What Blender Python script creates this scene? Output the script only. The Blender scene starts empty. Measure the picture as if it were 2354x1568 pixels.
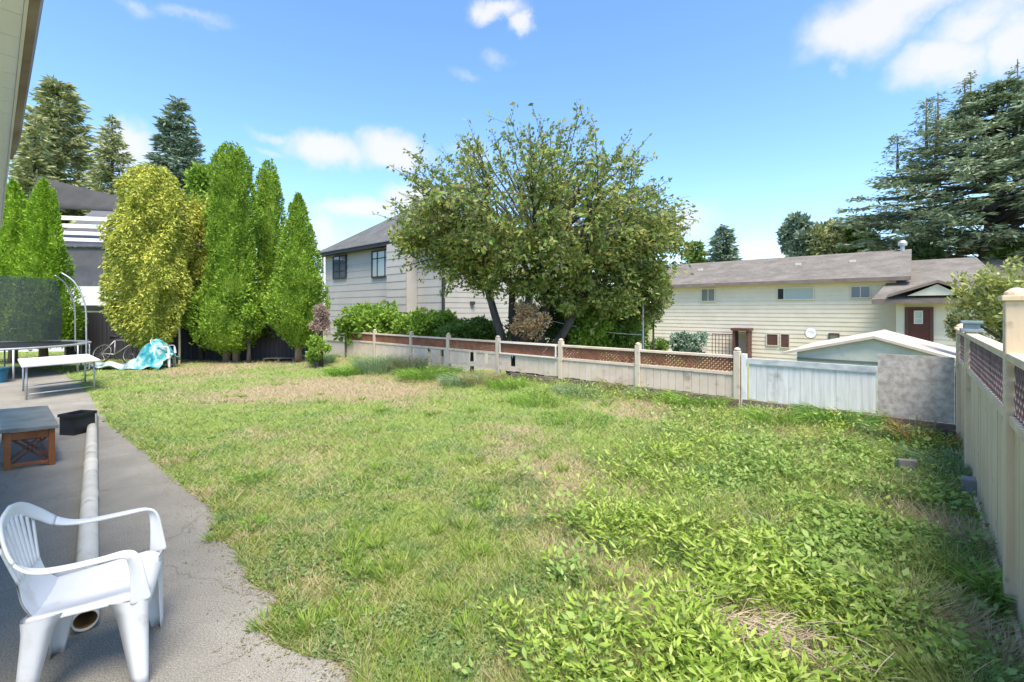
import bpy, math, random
import numpy as np
from mathutils import Vector, Matrix

random.seed(7); rng = np.random.default_rng(11)
scene = bpy.context.scene
COL = scene.collection
F, CX, HY, H = 1054.0, 1177.0, 712.0, 1.75      # focal length, centre and horizon (2354 px wide picture), eye height

# ---------------------------------------------------------------- camera
cd = bpy.data.cameras.new('camera'); cam = bpy.data.objects.new('camera', cd); COL.objects.link(cam)
cam.location = (0, 0, H); cam.rotation_euler = (math.radians(90), 0, 0)
cd.sensor_width = 36; cd.lens = 36 * F / 2354; cd.shift_y = -72 / 2354; cd.clip_end = 3000; cd.clip_start = 0.05
scene.camera = cam
scene.render.resolution_x = 1024; scene.render.resolution_y = 682
scene.view_settings.view_transform = 'Standard'; scene.view_settings.look = 'None'
scene.view_settings.exposure = 1.08; scene.view_settings.gamma = 1

# ---------------------------------------------------------------- sky and sun
SUN_EL, SUN_AZ = math.radians(65), math.radians(165)     # azimuth measured clockwise from +Y: behind and to the right
sl = bpy.data.lights.new('sun', 'SUN'); sl.energy = 3.7; sl.angle = math.radians(30); sl.color = (1, .90, .76)
so = bpy.data.objects.new('sun', sl); COL.objects.link(so)
sdir = Vector((math.sin(SUN_AZ) * math.cos(SUN_EL), math.cos(SUN_AZ) * math.cos(SUN_EL), math.sin(SUN_EL)))
so.rotation_euler = sdir.to_track_quat('Z', 'Y').to_euler()
world = bpy.data.worlds.new('World'); scene.world = world; world.use_nodes = True
nt = world.node_tree; N = nt.nodes; Lk = nt.links
for n in list(N): N.remove(n)
def wn(t, **k):
    n = N.new(t)
    for a, b in k.items(): setattr(n, a, b)
    return n
out = wn('ShaderNodeOutputWorld'); bg = wn('ShaderNodeBackground'); Lk.new(bg.outputs[0], out.inputs[0])
sky = wn('ShaderNodeTexSky', sky_type='NISHITA', sun_disc=False, sun_elevation=SUN_EL, sun_rotation=SUN_AZ)
sky.air_density = 1.0; sky.dust_density = 0.6; sky.ozone_density = 1.6
hs = wn('ShaderNodeHueSaturation'); hs.inputs['Saturation'].default_value = 1.13; hs.inputs['Value'].default_value = 1.0
Lk.new(sky.outputs[0], hs.inputs['Color'])
tc = wn('ShaderNodeTexCoord')
tint = wn('ShaderNodeMix', data_type='RGBA', blend_type='MULTIPLY'); tint.inputs[0].default_value = 1
Lk.new(hs.outputs[0], tint.inputs[6]); tint.inputs[7].default_value = (.96, 1.03, 1.12, 1)
def vmath(op, a, b=None):
    n = wn('ShaderNodeVectorMath', operation=op)
    for i, v in enumerate((a, b)):
        if v is None: continue
        if isinstance(v, tuple): n.inputs[i].default_value = v
        else: Lk.new(v, n.inputs[i])
    return n
def smath(op, a, b=None, c=None, clamp=False):
    n = wn('ShaderNodeMath', operation=op); n.use_clamp = clamp
    for i, v in enumerate((a, b, c)):
        if v is None: continue
        if isinstance(v, (int, float)): n.inputs[i].default_value = v
        else: Lk.new(v, n.inputs[i])
    return n.outputs[0]
# clouds: soft cumulus at chosen directions of the sky, broken up by noise
nz = wn('ShaderNodeTexNoise'); nz.inputs['Scale'].default_value = 9; nz.inputs['Detail'].default_value = 8; nz.inputs['Roughness'].default_value = .62
Lk.new(tc.outputs['Generated'], nz.inputs['Vector'])
nz2 = wn('ShaderNodeTexNoise'); nz2.inputs['Scale'].default_value = 22; nz2.inputs['Detail'].default_value = 6
Lk.new(tc.outputs['Generated'], nz2.inputs['Vector'])
off = vmath('SUBTRACT', nz.outputs['Color'], (.5, .5, .5)); off2 = vmath('MULTIPLY', off.outputs[0], (.10, .10, .09))
dv = vmath('ADD', tc.outputs['Generated'], off2.outputs[0])
CL = [(1140, 28, 62, 22, 1), (1205, 52, 26, 18, .9), (1985, 55, 95, 62, 1.1), (2050, 8, 120, 42, 1.1), (2255, 40, 80, 40, 1), (2165, 138, 82, 50, 1.1),
      (2345, 95, 38, 60, 1.1), (745, 345, 88, 42, 1.15), (900, 348, 88, 46, 1.15), (830, 482, 120, 30, 1), (945, 462, 80, 38, 1.2), (300, 345, 62, 46, 1.1),
      (735, 520, 40, 40, .8), (1560, 510, 80, 50, .9), (1760, 578, 120, 30, .8), (1150, 135, 40, 22, .45), (1912, 168, 22, 20, .5), (620, 312, 60, 14, .6),
      (1080, 180, 40, 16, .4), (430, 26, 60, 16, .45), (320, 6, 40, 16, .5), (620, 352, 50, 12, .5), (1980, 150, 40, 16, .35), (1080, 350, 70, 30, .6)]
acc = None
for (x, y, rx, ry, st) in CL:
    d = Vector(((x - CX) / F, 1, (HY - y) / F)); ln = d.length; d.normalize()
    s = F * ln / 1.0
    a = vmath('SUBTRACT', dv.outputs[0], tuple(d))
    # horizontal and vertical angular half-sizes
    b = vmath('MULTIPLY', a.outputs[0], (F / rx * 1.0, F / rx * 1.0, F / ry * 1.0))
    l = vmath('LENGTH', b.outputs[0]).outputs['Value']
    m = smath('MULTIPLY', smath('SUBTRACT', 1.25, l, clamp=True), st)
    acc = m if acc is None else smath('MAXIMUM', acc, m)
dens = smath('ADD', acc, smath('MULTIPLY', smath('SUBTRACT', nz2.outputs['Fac'], .5), .55))
mr = wn('ShaderNodeMapRange', interpolation_type='SMOOTHSTEP'); Lk.new(dens, mr.inputs[0])
mr.inputs[1].default_value = .10; mr.inputs[2].default_value = 1.0
cm = smath('MULTIPLY', mr.outputs[0], .90)
mx = wn('ShaderNodeMix', data_type='RGBA'); Lk.new(cm, mx.inputs[0]); Lk.new(tint.outputs[2], mx.inputs[6]); mx.inputs[7].default_value = (3.15, 3.15, 3.25, 1)
Lk.new(mx.outputs[2], bg.inputs[0]); bg.inputs[1].default_value = 0.15

# ---------------------------------------------------------------- basic geometry helpers
D1 = np.array((.661, .750)); D1 /= np.linalg.norm(D1)       # away from the viewer, along the right-hand fence
D2 = np.array((-D1[1], D1[0]))                              # along the back fence, to the left and away
CR = np.array((5.70, 5.82))                                 # corner of back and right-hand fences
def gp(px, py, z=0.0):                                      # ground point seen at a picture position
    Y = F * (H - z) / (py - HY); return np.array(((px - CX) / F * Y, Y))
def cosx(px): return math.cos(math.atan((px - CX) / F))      # things far off axis look wider than they are
def on_line(px, P, d):                                      # point of line P + s d under picture column px
    k = (px - CX) / F; s = (k * P[1] - P[0]) / (d[0] - k * d[1]); return s
def zat(py, Y): return H - (py - HY) * Y / F
def pd(px, Y): return np.array(((px - CX) / F * Y, Y))

class Frame:                                                # local frame: s along a, w along n, z up
    def __init__(s, P, a, n=None):
        s.P = np.array(P, float)[:2]; s.a = np.array(a, float) / np.linalg.norm(a)
        s.n = np.array((-s.a[1], s.a[0])) if n is None else np.array(n, float)
    def __call__(s, u, w, z):
        p = s.P + s.a * u + s.n * w; return (p[0], p[1], z)
    def at(s, px, w=0): return on_line(px, s.P + s.n * w, s.a)
    def zy(s, px, py, w=0):
        u = s.at(px, w); return zat(py, s(u, w, 0)[1])
WORLD = Frame((0, 0), (1, 0))

class MB:
    def __init__(s): s.v = []; s.f = []
    def add(s, vs, fs):
        b = len(s.v); s.v += [tuple(map(float, p)) for p in vs]; s.f += [tuple(b + i for i in f) for f in fs]; return s
    def box(s, fr, u0, u1, w0, w1, z0, z1):
        c = [fr(u, w, z) for z in (z0, z1) for (u, w) in ((u0, w0), (u1, w0), (u1, w1), (u0, w1))]
        return s.add(c, [(0, 3, 2, 1), (4, 5, 6, 7), (0, 1, 5, 4), (1, 2, 6, 5), (2, 3, 7, 6), (3, 0, 4, 7)])
    def prism(s, pts, vec):                                  # polygon extruded by a vector
        n = len(pts); a = [Vector(p) for p in pts]; b = [p + Vector(vec) for p in a]
        return s.add(a + b, [tuple(range(n))[::-1], tuple(range(n, 2 * n))] + [(i, (i + 1) % n, n + (i + 1) % n, n + i) for i in range(n)])
    def bar(s, p0, p1, w, h, up=(0, 0, 1)):
        p0, p1 = Vector(p0), Vector(p1); d = (p1 - p0).normalized(); sd = d.cross(Vector(up))
        if sd.length < 1e-4: sd = d.cross(Vector((1, 0, 0)))
        sd.normalize(); u = sd.cross(d).normalized()
        c = []
        for p in (p0, p1):
            for a, b in ((-1, -1), (1, -1), (1, 1), (-1, 1)): c.append(p + sd * a * w / 2 + u * b * h / 2)
        return s.add(c, [(0, 1, 2, 3), (7, 6, 5, 4), (0, 4, 5, 1), (1, 5, 6, 2), (2, 6, 7, 3), (3, 7, 4, 0)])
    def tube(s, path, r, n=8, closed=False, caps=True):
        P = [Vector(p) for p in path]; m = len(P); rs = r if hasattr(r, '__len__') else [r] * m
        up = Vector((0, 0, 1)); vs = []; prev = None
        for i, p in enumerate(P):
            if closed: t = P[(i + 1) % m] - P[i - 1]
            else: t = P[min(i + 1, m - 1)] - P[max(i - 1, 0)]
            t.normalize()
            if prev is None:
                a = t.cross(up)
                if a.length < .1: a = t.cross(Vector((1, 0, 0)))
            else: a = prev - t * prev.dot(t)
            a.normalize(); prev = a; b = t.cross(a)
            for k in range(n):
                q = 2 * math.pi * k / n; vs.append(p + (a * math.cos(q) + b * math.sin(q)) * rs[i])
        fs = []
        for i in range(m if closed else m - 1):
            j = (i + 1) % m
            for k in range(n): fs.append((i * n + k, i * n + (k + 1) % n, j * n + (k + 1) % n, j * n + k))
        if caps and not closed: fs += [tuple(range(n))[::-1], tuple((m - 1) * n + k for k in range(n))]
        return s.add(vs, fs)
    def lathe(s, c, prof, n=16):
        vs = []; 
        for (r, z) in prof:
            for k in range(n):
                q = 2 * math.pi * k / n; vs.append((c[0] + r * math.cos(q), c[1] + r * math.sin(q), c[2] + z))
        m = len(prof); fs = [(i * n + k, i * n + (k + 1) % n, (i + 1) * n + (k + 1) % n, (i + 1) * n + k) for i in range(m - 1) for k in range(n)]
        fs += [tuple(range(n))[::-1], tuple((m - 1) * n + k for k in range(n))]
        return s.add(vs, fs)
    def build(s, name, mat, parent=None, smooth=False, bevel=0):
        me = bpy.data.meshes.new(name); me.from_pydata(s.v, [], s.f); me.update()
        if smooth: me.polygons.foreach_set('use_smooth', [True] * len(me.polygons))
        o = bpy.data.objects.new(name, me); COL.objects.link(o)
        if mat: me.materials.append(mat)
        if parent is not None: attach(o, parent)
        if bevel:
            b = o.modifiers.new('bevel', 'BEVEL'); b.width = bevel; b.segments = 2; b.limit_method = 'ANGLE'
        return o
def attach(o, p):
    M = Matrix.LocRotScale(p.location, p.rotation_euler, p.scale) if p.parent is None else Matrix.Identity(4)   # parts stand at the world origin
    o.parent = p; o.matrix_parent_inverse = M.inverted()
def tag(o, label=None, cat=None, group=None, kind=None):
    if label: o['label'] = label
    if cat: o['category'] = cat
    if group: o['group'] = group
    if kind: o['kind'] = kind
    return o
def thing(name, loc, label, cat, group=None, rz=0):
    o = bpy.data.objects.new(name, None); COL.objects.link(o); o.location = tuple(loc) if len(loc) == 3 else (loc[0], loc[1], 0)
    o.rotation_euler = (0, 0, rz); o.empty_display_size = .2
    return tag(o, label, cat, group)

def quads_mesh(name, V, mat, parent=None, attrs=None, extra=None):     # V: (n,4,3) quads; extra: MB joined in (second material slot)
    V = np.asarray(V, np.float32).reshape(-1, 3); nq = len(V) // 4
    me = bpy.data.meshes.new(name)
    me.vertices.add(len(V)); me.vertices.foreach_set('co', V.ravel())
    me.loops.add(len(V)); me.loops.foreach_set('vertex_index', np.arange(len(V), dtype=np.int32))
    me.polygons.add(nq); me.polygons.foreach_set('loop_start', np.arange(0, len(V), 4, dtype=np.int32))
    me.update(calc_edges=True)
    if attrs:
        for k, a in attrs.items():
            at = me.attributes.new(k, 'FLOAT', 'POINT'); at.data.foreach_set('value', np.repeat(a, 4).astype(np.float32))
    me.materials.append(mat)
    o = bpy.data.objects.new(name, me); COL.objects.link(o)
    if parent is not None: attach(o, parent)
    return o
def unit(a): return a / (np.linalg.norm(a, axis=-1, keepdims=True) + 1e-9)
def leafquads(C, Dr, L, Wd, nrm=None, jit=1.0, blunt=.0):
    n = len(C); L = np.broadcast_to(L, (n,))[:, None]; Wd = np.broadcast_to(Wd, (n,))[:, None]
    Dr = unit(Dr); r = rng.normal(size=(n, 3)) if nrm is None else nrm + rng.normal(size=(n, 3)) * jit * .5
    S = unit(np.cross(Dr, r))
    return np.stack([C, C + Dr * L * .45 + S * Wd / 2, C + Dr * L, C + Dr * L * .45 - S * Wd / 2], 1)

def hash2(ix, iy, s): 
    v = np.sin(ix * 127.1 + iy * 311.7 + s * 74.7) * 43758.5453; return v - np.floor(v)
def vnoise(x, y, s=0):
    ix, iy = np.floor(x), np.floor(y); fx, fy = x - ix, y - iy; fx = fx * fx * (3 - 2 * fx); fy = fy * fy * (3 - 2 * fy)
    a, b, c, d = hash2(ix, iy, s), hash2(ix + 1, iy, s), hash2(ix, iy + 1, s), hash2(ix + 1, iy + 1, s)
    return (a * (1 - fx) + b * fx) * (1 - fy) + (c * (1 - fx) + d * fx) * fy
def fbm(x, y, s=0): return (vnoise(x, y, s) * .5 + vnoise(x * 2.1, y * 2.1, s + 1) * .3 + vnoise(x * 4.3, y * 4.3, s + 2) * .2)

# ---------------------------------------------------------------- materials
MATS = {}
def nodemat(name):
    m = bpy.data.materials.new(name); m.use_nodes = True; t = m.node_tree
    for n in list(t.nodes): t.nodes.remove(n)
    o = t.nodes.new('ShaderNodeOutputMaterial'); return m, t, o
def mnoise(t, scale, detail=4, vec=None, rough=.55, stretch=None):
    tcn = t.nodes.new('ShaderNodeTexCoord'); v = tcn.outputs['Object'] if vec is None else vec
    if stretch:
        mp = t.nodes.new('ShaderNodeMapping'); mp.inputs['Scale'].default_value = stretch; t.links.new(v, mp.inputs['Vector']); v = mp.outputs[0]
    n = t.nodes.new('ShaderNodeTexNoise'); n.inputs['Scale'].default_value = scale; n.inputs['Detail'].default_value = detail; n.inputs['Roughness'].default_value = rough
    t.links.new(v, n.inputs['Vector']); return n.outputs['Fac']
def mramp(t, fac, stops):
    r = t.nodes.new('ShaderNodeValToRGB'); e = r.color_ramp.elements
    while len(e) < len(stops): e.new(.5)
    for i, (p, c) in enumerate(stops): e[i].position = p; e[i].color = (*c, 1)
    t.links.new(fac, r.inputs[0]); return r.outputs[0]
def mmix(t, fac, a, b, mode='MIX'):
    m = t.nodes.new('ShaderNodeMix'); m.data_type = 'RGBA'; m.blend_type = mode
    for i, v in ((0, fac), (6, a), (7, b)):
        if isinstance(v, (int, float)): m.inputs[i].default_value = v
        elif isinstance(v, tuple): m.inputs[i].default_value = (*v, 1)
        else: t.links.new(v, m.inputs[i])
    return m.outputs[2]
def solid(name, stops, scale=3, rough=.7, bump=.0, bscale=None, metal=0, stretch=None, spec=.3, detail=5, dirt=None):
    if name in MATS: return MATS[name]
    m, t, o = nodemat(name); b = t.nodes.new('ShaderNodeBsdfPrincipled'); t.links.new(b.outputs[0], o.inputs[0])
    if not isinstance(stops[0], tuple): stops = [(0.3, tuple(stops)), (.7, tuple(stops))]
    c = mramp(t, mnoise(t, scale, detail, stretch=stretch), stops)
    if dirt:
        df = mramp(t, mnoise(t, dirt[0], 6), [(dirt[1], (0, 0, 0)), (dirt[1] + .15, (1, 1, 1))]); c = mmix(t, df, c, dirt[2])
    t.links.new(c, b.inputs['Base Color']); b.inputs['Roughness'].default_value = rough; b.inputs['Metallic'].default_value = metal
    b.inputs['Specular IOR Level'].default_value = spec
    if bump:
        bp = t.nodes.new('ShaderNodeBump'); bp.inputs['Strength'].default_value = bump; bp.inputs['Distance'].default_value = .01
        t.links.new(mnoise(t, bscale or scale * 6, 6, stretch=stretch), bp.inputs['Height']); t.links.new(bp.outputs[0], b.inputs['Normal'])
    MATS[name] = m; return m
def leafmat(name, cols, trans=.35, rough=.6, patch=None, attr=False):
    if name in MATS: return MATS[name]
    m, t, o = nodemat(name)
    g = t.nodes.new('ShaderNodeNewGeometry')
    fac = g.outputs['Random Per Island']
    c = mramp(t, fac, [(i / (len(cols) - 1), k) for i, k in enumerate(cols)])
    if patch:
        pf = mramp(t, mnoise(t, patch[0], 4), [(patch[1], (0, 0, 0)), (patch[1] + patch[3], (1, 1, 1))]); c = mmix(t, pf, c, patch[2])
    if attr:
        an = t.nodes.new('ShaderNodeAttribute'); an.attribute_name = 'dry'
        ad = t.nodes.new('ShaderNodeMath'); ad.operation = 'ADD'; t.links.new(an.outputs['Fac'], ad.inputs[0])
        ml = t.nodes.new('ShaderNodeMath'); ml.operation = 'MULTIPLY_ADD'; t.links.new(fac, ml.inputs[0]); ml.inputs[1].default_value = .9; ml.inputs[2].default_value = -.45
        t.links.new(ml.outputs[0], ad.inputs[1])
        dc = mramp(t, ad.outputs[0], [(.32, (0, 0, 0)), (.75, (1, 1, 1))])
        c = mmix(t, dc, c, attr)
    b = t.nodes.new('ShaderNodeBsdfPrincipled'); b.inputs['Roughness'].default_value = rough; b.inputs['Specular IOR Level'].default_value = .25
    tr = t.nodes.new('ShaderNodeBsdfTranslucent'); mxs = t.nodes.new('ShaderNodeMixShader'); mxs.inputs[0].default_value = trans
    t.links.new(c, b.inputs['Base Color']); t.links.new(c, tr.inputs[0]); t.links.new(b.outputs[0], mxs.inputs[1]); t.links.new(tr.outputs[0], mxs.inputs[2])
    t.links.new(mxs.outputs[0], o.inputs[0]); MATS[name] = m; return m
def glass(name, col=(.03, .035, .04), rough=.06):
    if name in MATS: return MATS[name]
    m, t, o = nodemat(name); b = t.nodes.new('ShaderNodeBsdfPrincipled'); t.links.new(b.outputs[0], o.inputs[0])
    b.inputs['Base Color'].default_value = (*col, 1); b.inputs['Roughness'].default_value = rough; b.inputs['Specular IOR Level'].default_value = .8
    MATS[name] = m; return m

def lawn_material():
    m, t, o = nodemat('lawn_ground'); b = t.nodes.new('ShaderNodeBsdfPrincipled'); t.links.new(b.outputs[0], o.inputs[0])
    green = mramp(t, mnoise(t, 14, 6, rough=.75), [(.3, (.10, .16, .04)), (.5, (.18, .25, .06)), (.7, (.29, .34, .12))])
    dryc = mramp(t, mnoise(t, 25, 6, rough=.75), [(.3, (.17, .12, .07)), (.6, (.36, .29, .18))])
    an = t.nodes.new('ShaderNodeAttribute'); an.attribute_name = 'dry'
    a2 = t.nodes.new('ShaderNodeMath'); a2.operation = 'MULTIPLY_ADD'; t.links.new(mnoise(t, 9, 6, rough=.7), a2.inputs[0]); a2.inputs[1].default_value = .9; t.links.new(an.outputs['Fac'], a2.inputs[2])
    c = mmix(t, mramp(t, a2.outputs[0], [(.62, (0, 0, 0)), (1.0, (1, 1, 1))]), green, dryc)
    t.links.new(c, b.inputs['Base Color']); b.inputs['Roughness'].default_value = .95; b.inputs['Specular IOR Level'].default_value = .1
    bp = t.nodes.new('ShaderNodeBump'); bp.inputs['Strength'].default_value = .8; bp.inputs['Distance'].default_value = .03
    t.links.new(mnoise(t, 30, 6), bp.inputs['Height']); t.links.new(bp.outputs[0], b.inputs['Normal'])
    return m
def asphalt_material():
    m, t, o = nodemat('asphalt'); b = t.nodes.new('ShaderNodeBsdfPrincipled'); t.links.new(b.outputs[0], o.inputs[0])
    base = mramp(t, mnoise(t, 1.3, 6, rough=.65), [(.3, (.20, .188, .158)), (.55, (.255, .240, .203)), (.75, (.32, .302, .258))])
    sp = mramp(t, mnoise(t, 130, 3, rough=.8), [(.34, (.35, .35, .35)), (.5, (.95, .95, .95)), (.68, (1.7, 1.65, 1.6))])
    c = mmix(t, .8, base, sp, 'MULTIPLY')
    st = mramp(t, mnoise(t, 2.2, 5, rough=.7, stretch=(1, 1, 1)), [(.6, (0, 0, 0)), (.72, (.6, .6, .6))])
    c = mmix(t, st, c, (.20, .155, .12))
    vo = t.nodes.new('ShaderNodeTexVoronoi'); vo.feature = 'DISTANCE_TO_EDGE'; vo.inputs['Scale'].default_value = .55; vo.inputs['Randomness'].default_value = 1
    tcn = t.nodes.new('ShaderNodeTexCoord'); dn = t.nodes.new('ShaderNodeTexNoise'); dn.inputs['Scale'].default_value = 3; dn.inputs['Detail'].default_value = 6
    t.links.new(tcn.outputs['Object'], dn.inputs['Vector'])
    va = t.nodes.new('ShaderNodeVectorMath'); va.operation = 'MULTIPLY_ADD'; t.links.new(dn.outputs['Color'], va.inputs[0]); va.inputs[1].default_value = (.35, .35, .35); t.links.new(tcn.outputs['Object'], va.inputs[2])
    t.links.new(va.outputs[0], vo.inputs['Vector'])
    ck = mramp(t, vo.outputs['Distance'], [(0.0, (.74, .74, .74)), (.005, (1, 1, 1))]); c = mmix(t, 1.0, c, ck, 'MULTIPLY')
    t.links.new(c, b.inputs['Base Color']); b.inputs['Roughness'].default_value = .92; b.inputs['Specular IOR Level'].default_value = .15
    bp = t.nodes.new('ShaderNodeBump'); bp.inputs['Strength'].default_value = .6; bp.inputs['Distance'].default_value = .006
    t.links.new(mnoise(t, 150, 4), bp.inputs['Height']); t.links.new(bp.outputs[0], b.inputs['Normal'])
    return m
M_lawn = lawn_material(); M_asph = asphalt_material()
M_tan = solid('tan_paint', [(.3, (.62, .46, .29)), (.7, (.76, .60, .41))], 5, .75, .25, 30, stretch=(1, 1, .25), dirt=(7, .62, (.30, .24, .17)))
M_pink = solid('pink_beige_paint', [(.3, (.60, .475, .36)), (.7, (.72, .60, .475))], 4, .75, .2, 30, dirt=(5, .6, (.36, .30, .24)))
M_lattice = solid('lattice_brown', [(.3, (.20, .08, .048)), (.7, (.33, .145, .085))], 6, .8)
M_lattice2 = solid('lattice_plum', [(.3, (.16, .10, .085)), (.7, (.28, .19, .17))], 6, .8)
M_wgrey = solid('whitewashed_wood', [(.3, (.60, .58, .54)), (.65, (.80, .78, .73))], 6, .8, .3, 40, stretch=(3, 3, .25), dirt=(3, .6, (.38, .38, .36)))
M_ply = solid('weathered_plywood', [(.36, (.37, .32, .28)), (.5, (.47, .42, .37)), (.64, (.56, .52, .46))], 14, .9, .3, 60, detail=10, dirt=(5, .6, (.38, .30, .25)))
M_oldwood = solid('old_brown_wood', [(.3, (.12, .09, .07)), (.7, (.25, .20, .16))], 5, .9, .5, 30, stretch=(1, 1, 3))
M_bark = solid('bark', [(.3, (.045, .038, .03)), (.7, (.13, .115, .10))], 8, .95, .8, 30, stretch=(1, 1, .3))
M_barkb = solid('reddish_bark', [(.3, (.16, .11, .08)), (.7, (.30, .22, .17))], 8, .95, .8, 30, stretch=(1, 1, .25))
M_white = solid('white_resin', [(.35, (.66, .65, .63)), (.7, (.75, .745, .73))], 3, .42, 0, spec=.45, dirt=(7, .6, (.54, .52, .47)))
M_whitep = solid('white_paint', [(.3, (.66, .66, .64)), (.7, (.78, .78, .76))], 4, .6)
M_black = solid('black_plastic', [(.3, (.015, .015, .017)), (.7, (.03, .03, .033))], 5, .5)
M_steel = solid('galvanised_steel', [(.3, (.38, .39, .40)), (.7, (.55, .56, .57))], 8, .42, metal=.5)

# ---------------------------------------------------------------- ground
PATIO_PX = [(900, 2300), (835, 1700), (815, 1568), (795, 1533), (722, 1496), (640, 1478), (622, 1440), (650, 1378), (565, 1335), (545, 1268), (490, 1222), (478, 1162), (420, 1122), (378, 1088),
            (332, 1040), (290, 1008), (248, 975), (228, 940), (205, 905), (178, 880), (150, 862), (110, 850), (40, 846)]
PATIO = [tuple(gp(*p)) for p in PATIO_PX]
PATIO = [(.2, -2.5)] + [(PATIO[0][0], PATIO[0][1])] + PATIO[1:] + [(-17, 14.5), (-17, -2.5)]
def densify(poly, step=.12, jit=.025, first=0, last=None):
    o = []; n = len(poly)
    for i in range(n):
        a, b = np.array(poly[i]), np.array(poly[(i + 1) % n]); L = np.linalg.norm(b - a); k = max(1, int(L / step)) if i < n - 3 else 1
        for j in range(k):
            p = a + (b - a) * j / k
            if 0 < i < n - 3: p = p + rng.normal(size=2) * jit
            o.append(tuple(p))
    return o
PATIO_D = densify(PATIO)
def inside(x, y, poly):
    r = np.zeros(np.shape(x), bool); n = len(poly); j = n - 1
    for i in range(n):
        xi, yi = poly[i]; xj, yj = poly[j]
        c = ((yi > y) != (yj > y)) & (x < (xj - xi) * (y - yi) / (yj - yi + 1e-12) + xi); r ^= c; j = i
    return r
def wv(x, y):                                               # w: distance beyond the back fence, vr: distance inside the right-hand fence
    dx, dy = x - CR[0], y - CR[1]; return dx * D1[0] + dy * D1[1], (dx * D2[0] + dy * D2[1])
def sstep(a, b, x): t = np.clip((x - a) / (b - a), 0, 1); return t * t * (3 - 2 * t)
def ground_h(x, y, patio=None):
    w, vr = wv(x, y)
    h = (fbm(x * .7, y * .7, 3) - .5) * .07 + (fbm(x * 2.5, y * 2.5, 5) - .5) * .05 + .015
    h = h + .10 * sstep(-1.6, -.3, w) * sstep(0, 1, vr)        # bank of earth along the back fence
    h = h * sstep(-3, -1, -np.abs(w) + 30)
    drop = -.75 * sstep(.05, .6, w) - .75 * sstep(3, 14, w)
    far = sstep(22, 40, np.hypot(x, y))
    h = h + drop
    ins = inside(x, y, PATIO) if patio is None else patio
    h = np.where(ins, -.03, h)
    return h
dry_pts = [(740, 890, 1.5, .55), (560, 905, 1.2, .35), (900, 900, 1.2, .35), (1180, 1005, .8, .3), (1300, 1080, .45, .45), (1290, 1165, .5, .4), (1330, 1265, .35, .45), (1400, 1320, .25, .3),
           (1440, 1420, .25, .5), (730, 1340, .28, .5), (400, 1060, .35, .4), (460, 1140, .22, .4), (1480, 950, .7, .5), (1160, 1560, .22, .5), (1580, 1545, .35, .55), (2180, 1240, .32, 1.0),
           (2200, 1500, .3, .8), (2100, 1200, .3, .5), (620, 830, 2, .35), (450, 850, 1.5, .3), (1700, 1300, .2, .3), (560, 1230, .2, .4), (1600, 930, .6, .45), (1850, 990, .7, .5), (2290, 1480, .25, .8)]
DP = [(*gp(a, b), r, k) for a, b, r, k in dry_pts]
def dryness(x, y):
    d = (fbm(x * 1.1 + 9, y * 1.1, 21) - .5) * .75 + (fbm(x * 4, y * 4, 31) - .5) * .6 + .19
    for (px, py, r, k) in DP: d = d + k * np.exp(-((x - px) ** 2 + (y - py) ** 2) / (r * r))
    w, vr = wv(x, y)
    d = d + np.where(w > .05, .12, 0)
    return d
def build_ground():
    def axis(lo, hi, c0, c1, step):
        mid = list(np.arange(c0, c1, step)); a = []; s = step; p = c0
        while p > lo: s *= 1.22; p -= s; a.append(p)
        b = []; s = step; p = c1
        while p < hi: s *= 1.22; p += s; b.append(p)
        return np.array(a[::-1] + mid + b)
    xs = axis(-900, 900, -13, 8, .07); ys = axis(-300, 1400, 1.0, 16.5, .07)
    X, Y = np.meshgrid(xs, ys); Z = ground_h(X, Y); nx, ny = len(xs), len(ys)
    me = bpy.data.meshes.new('ground'); V = np.stack([X, Y, Z], -1).reshape(-1, 3).astype(np.float32)
    idx = np.arange(nx * ny).reshape(ny, nx); Q = np.stack([idx[:-1, :-1], idx[:-1, 1:], idx[1:, 1:], idx[1:, :-1]], -1).reshape(-1)
    me.vertices.add(len(V)); me.vertices.foreach_set('co', V.ravel()); me.loops.add(len(Q)); me.loops.foreach_set('vertex_index', Q.astype(np.int32))
    me.polygons.add(len(Q) // 4); me.polygons.foreach_set('loop_start', np.arange(0, len(Q), 4, dtype=np.int32)); me.polygons.foreach_set('use_smooth', np.ones(len(Q) // 4, bool))
    me.update(calc_edges=True)
    at = me.attributes.new('dry', 'FLOAT', 'POINT'); at.data.foreach_set('value', dryness(V[:, 0], V[:, 1]).astype(np.float32))
    me.materials.append(M_lawn); o = bpy.data.objects.new('ground', me); COL.objects.link(o); tag(o, kind='structure')
build_ground()
me = bpy.data.meshes.new('asphalt_patio'); me.from_pydata([(p[0], p[1], 0) for p in PATIO_D] + [(p[0], p[1], -.06) for p in PATIO_D], [],
    [tuple(range(len(PATIO_D)))] + [(i, (i + 1) % len(PATIO_D), len(PATIO_D) + (i + 1) % len(PATIO_D), len(PATIO_D) + i) for i in range(len(PATIO_D))]); me.materials.append(M_asph)
o = bpy.data.objects.new('asphalt_patio', me); COL.objects.link(o); tag(o, kind='structure')

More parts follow.
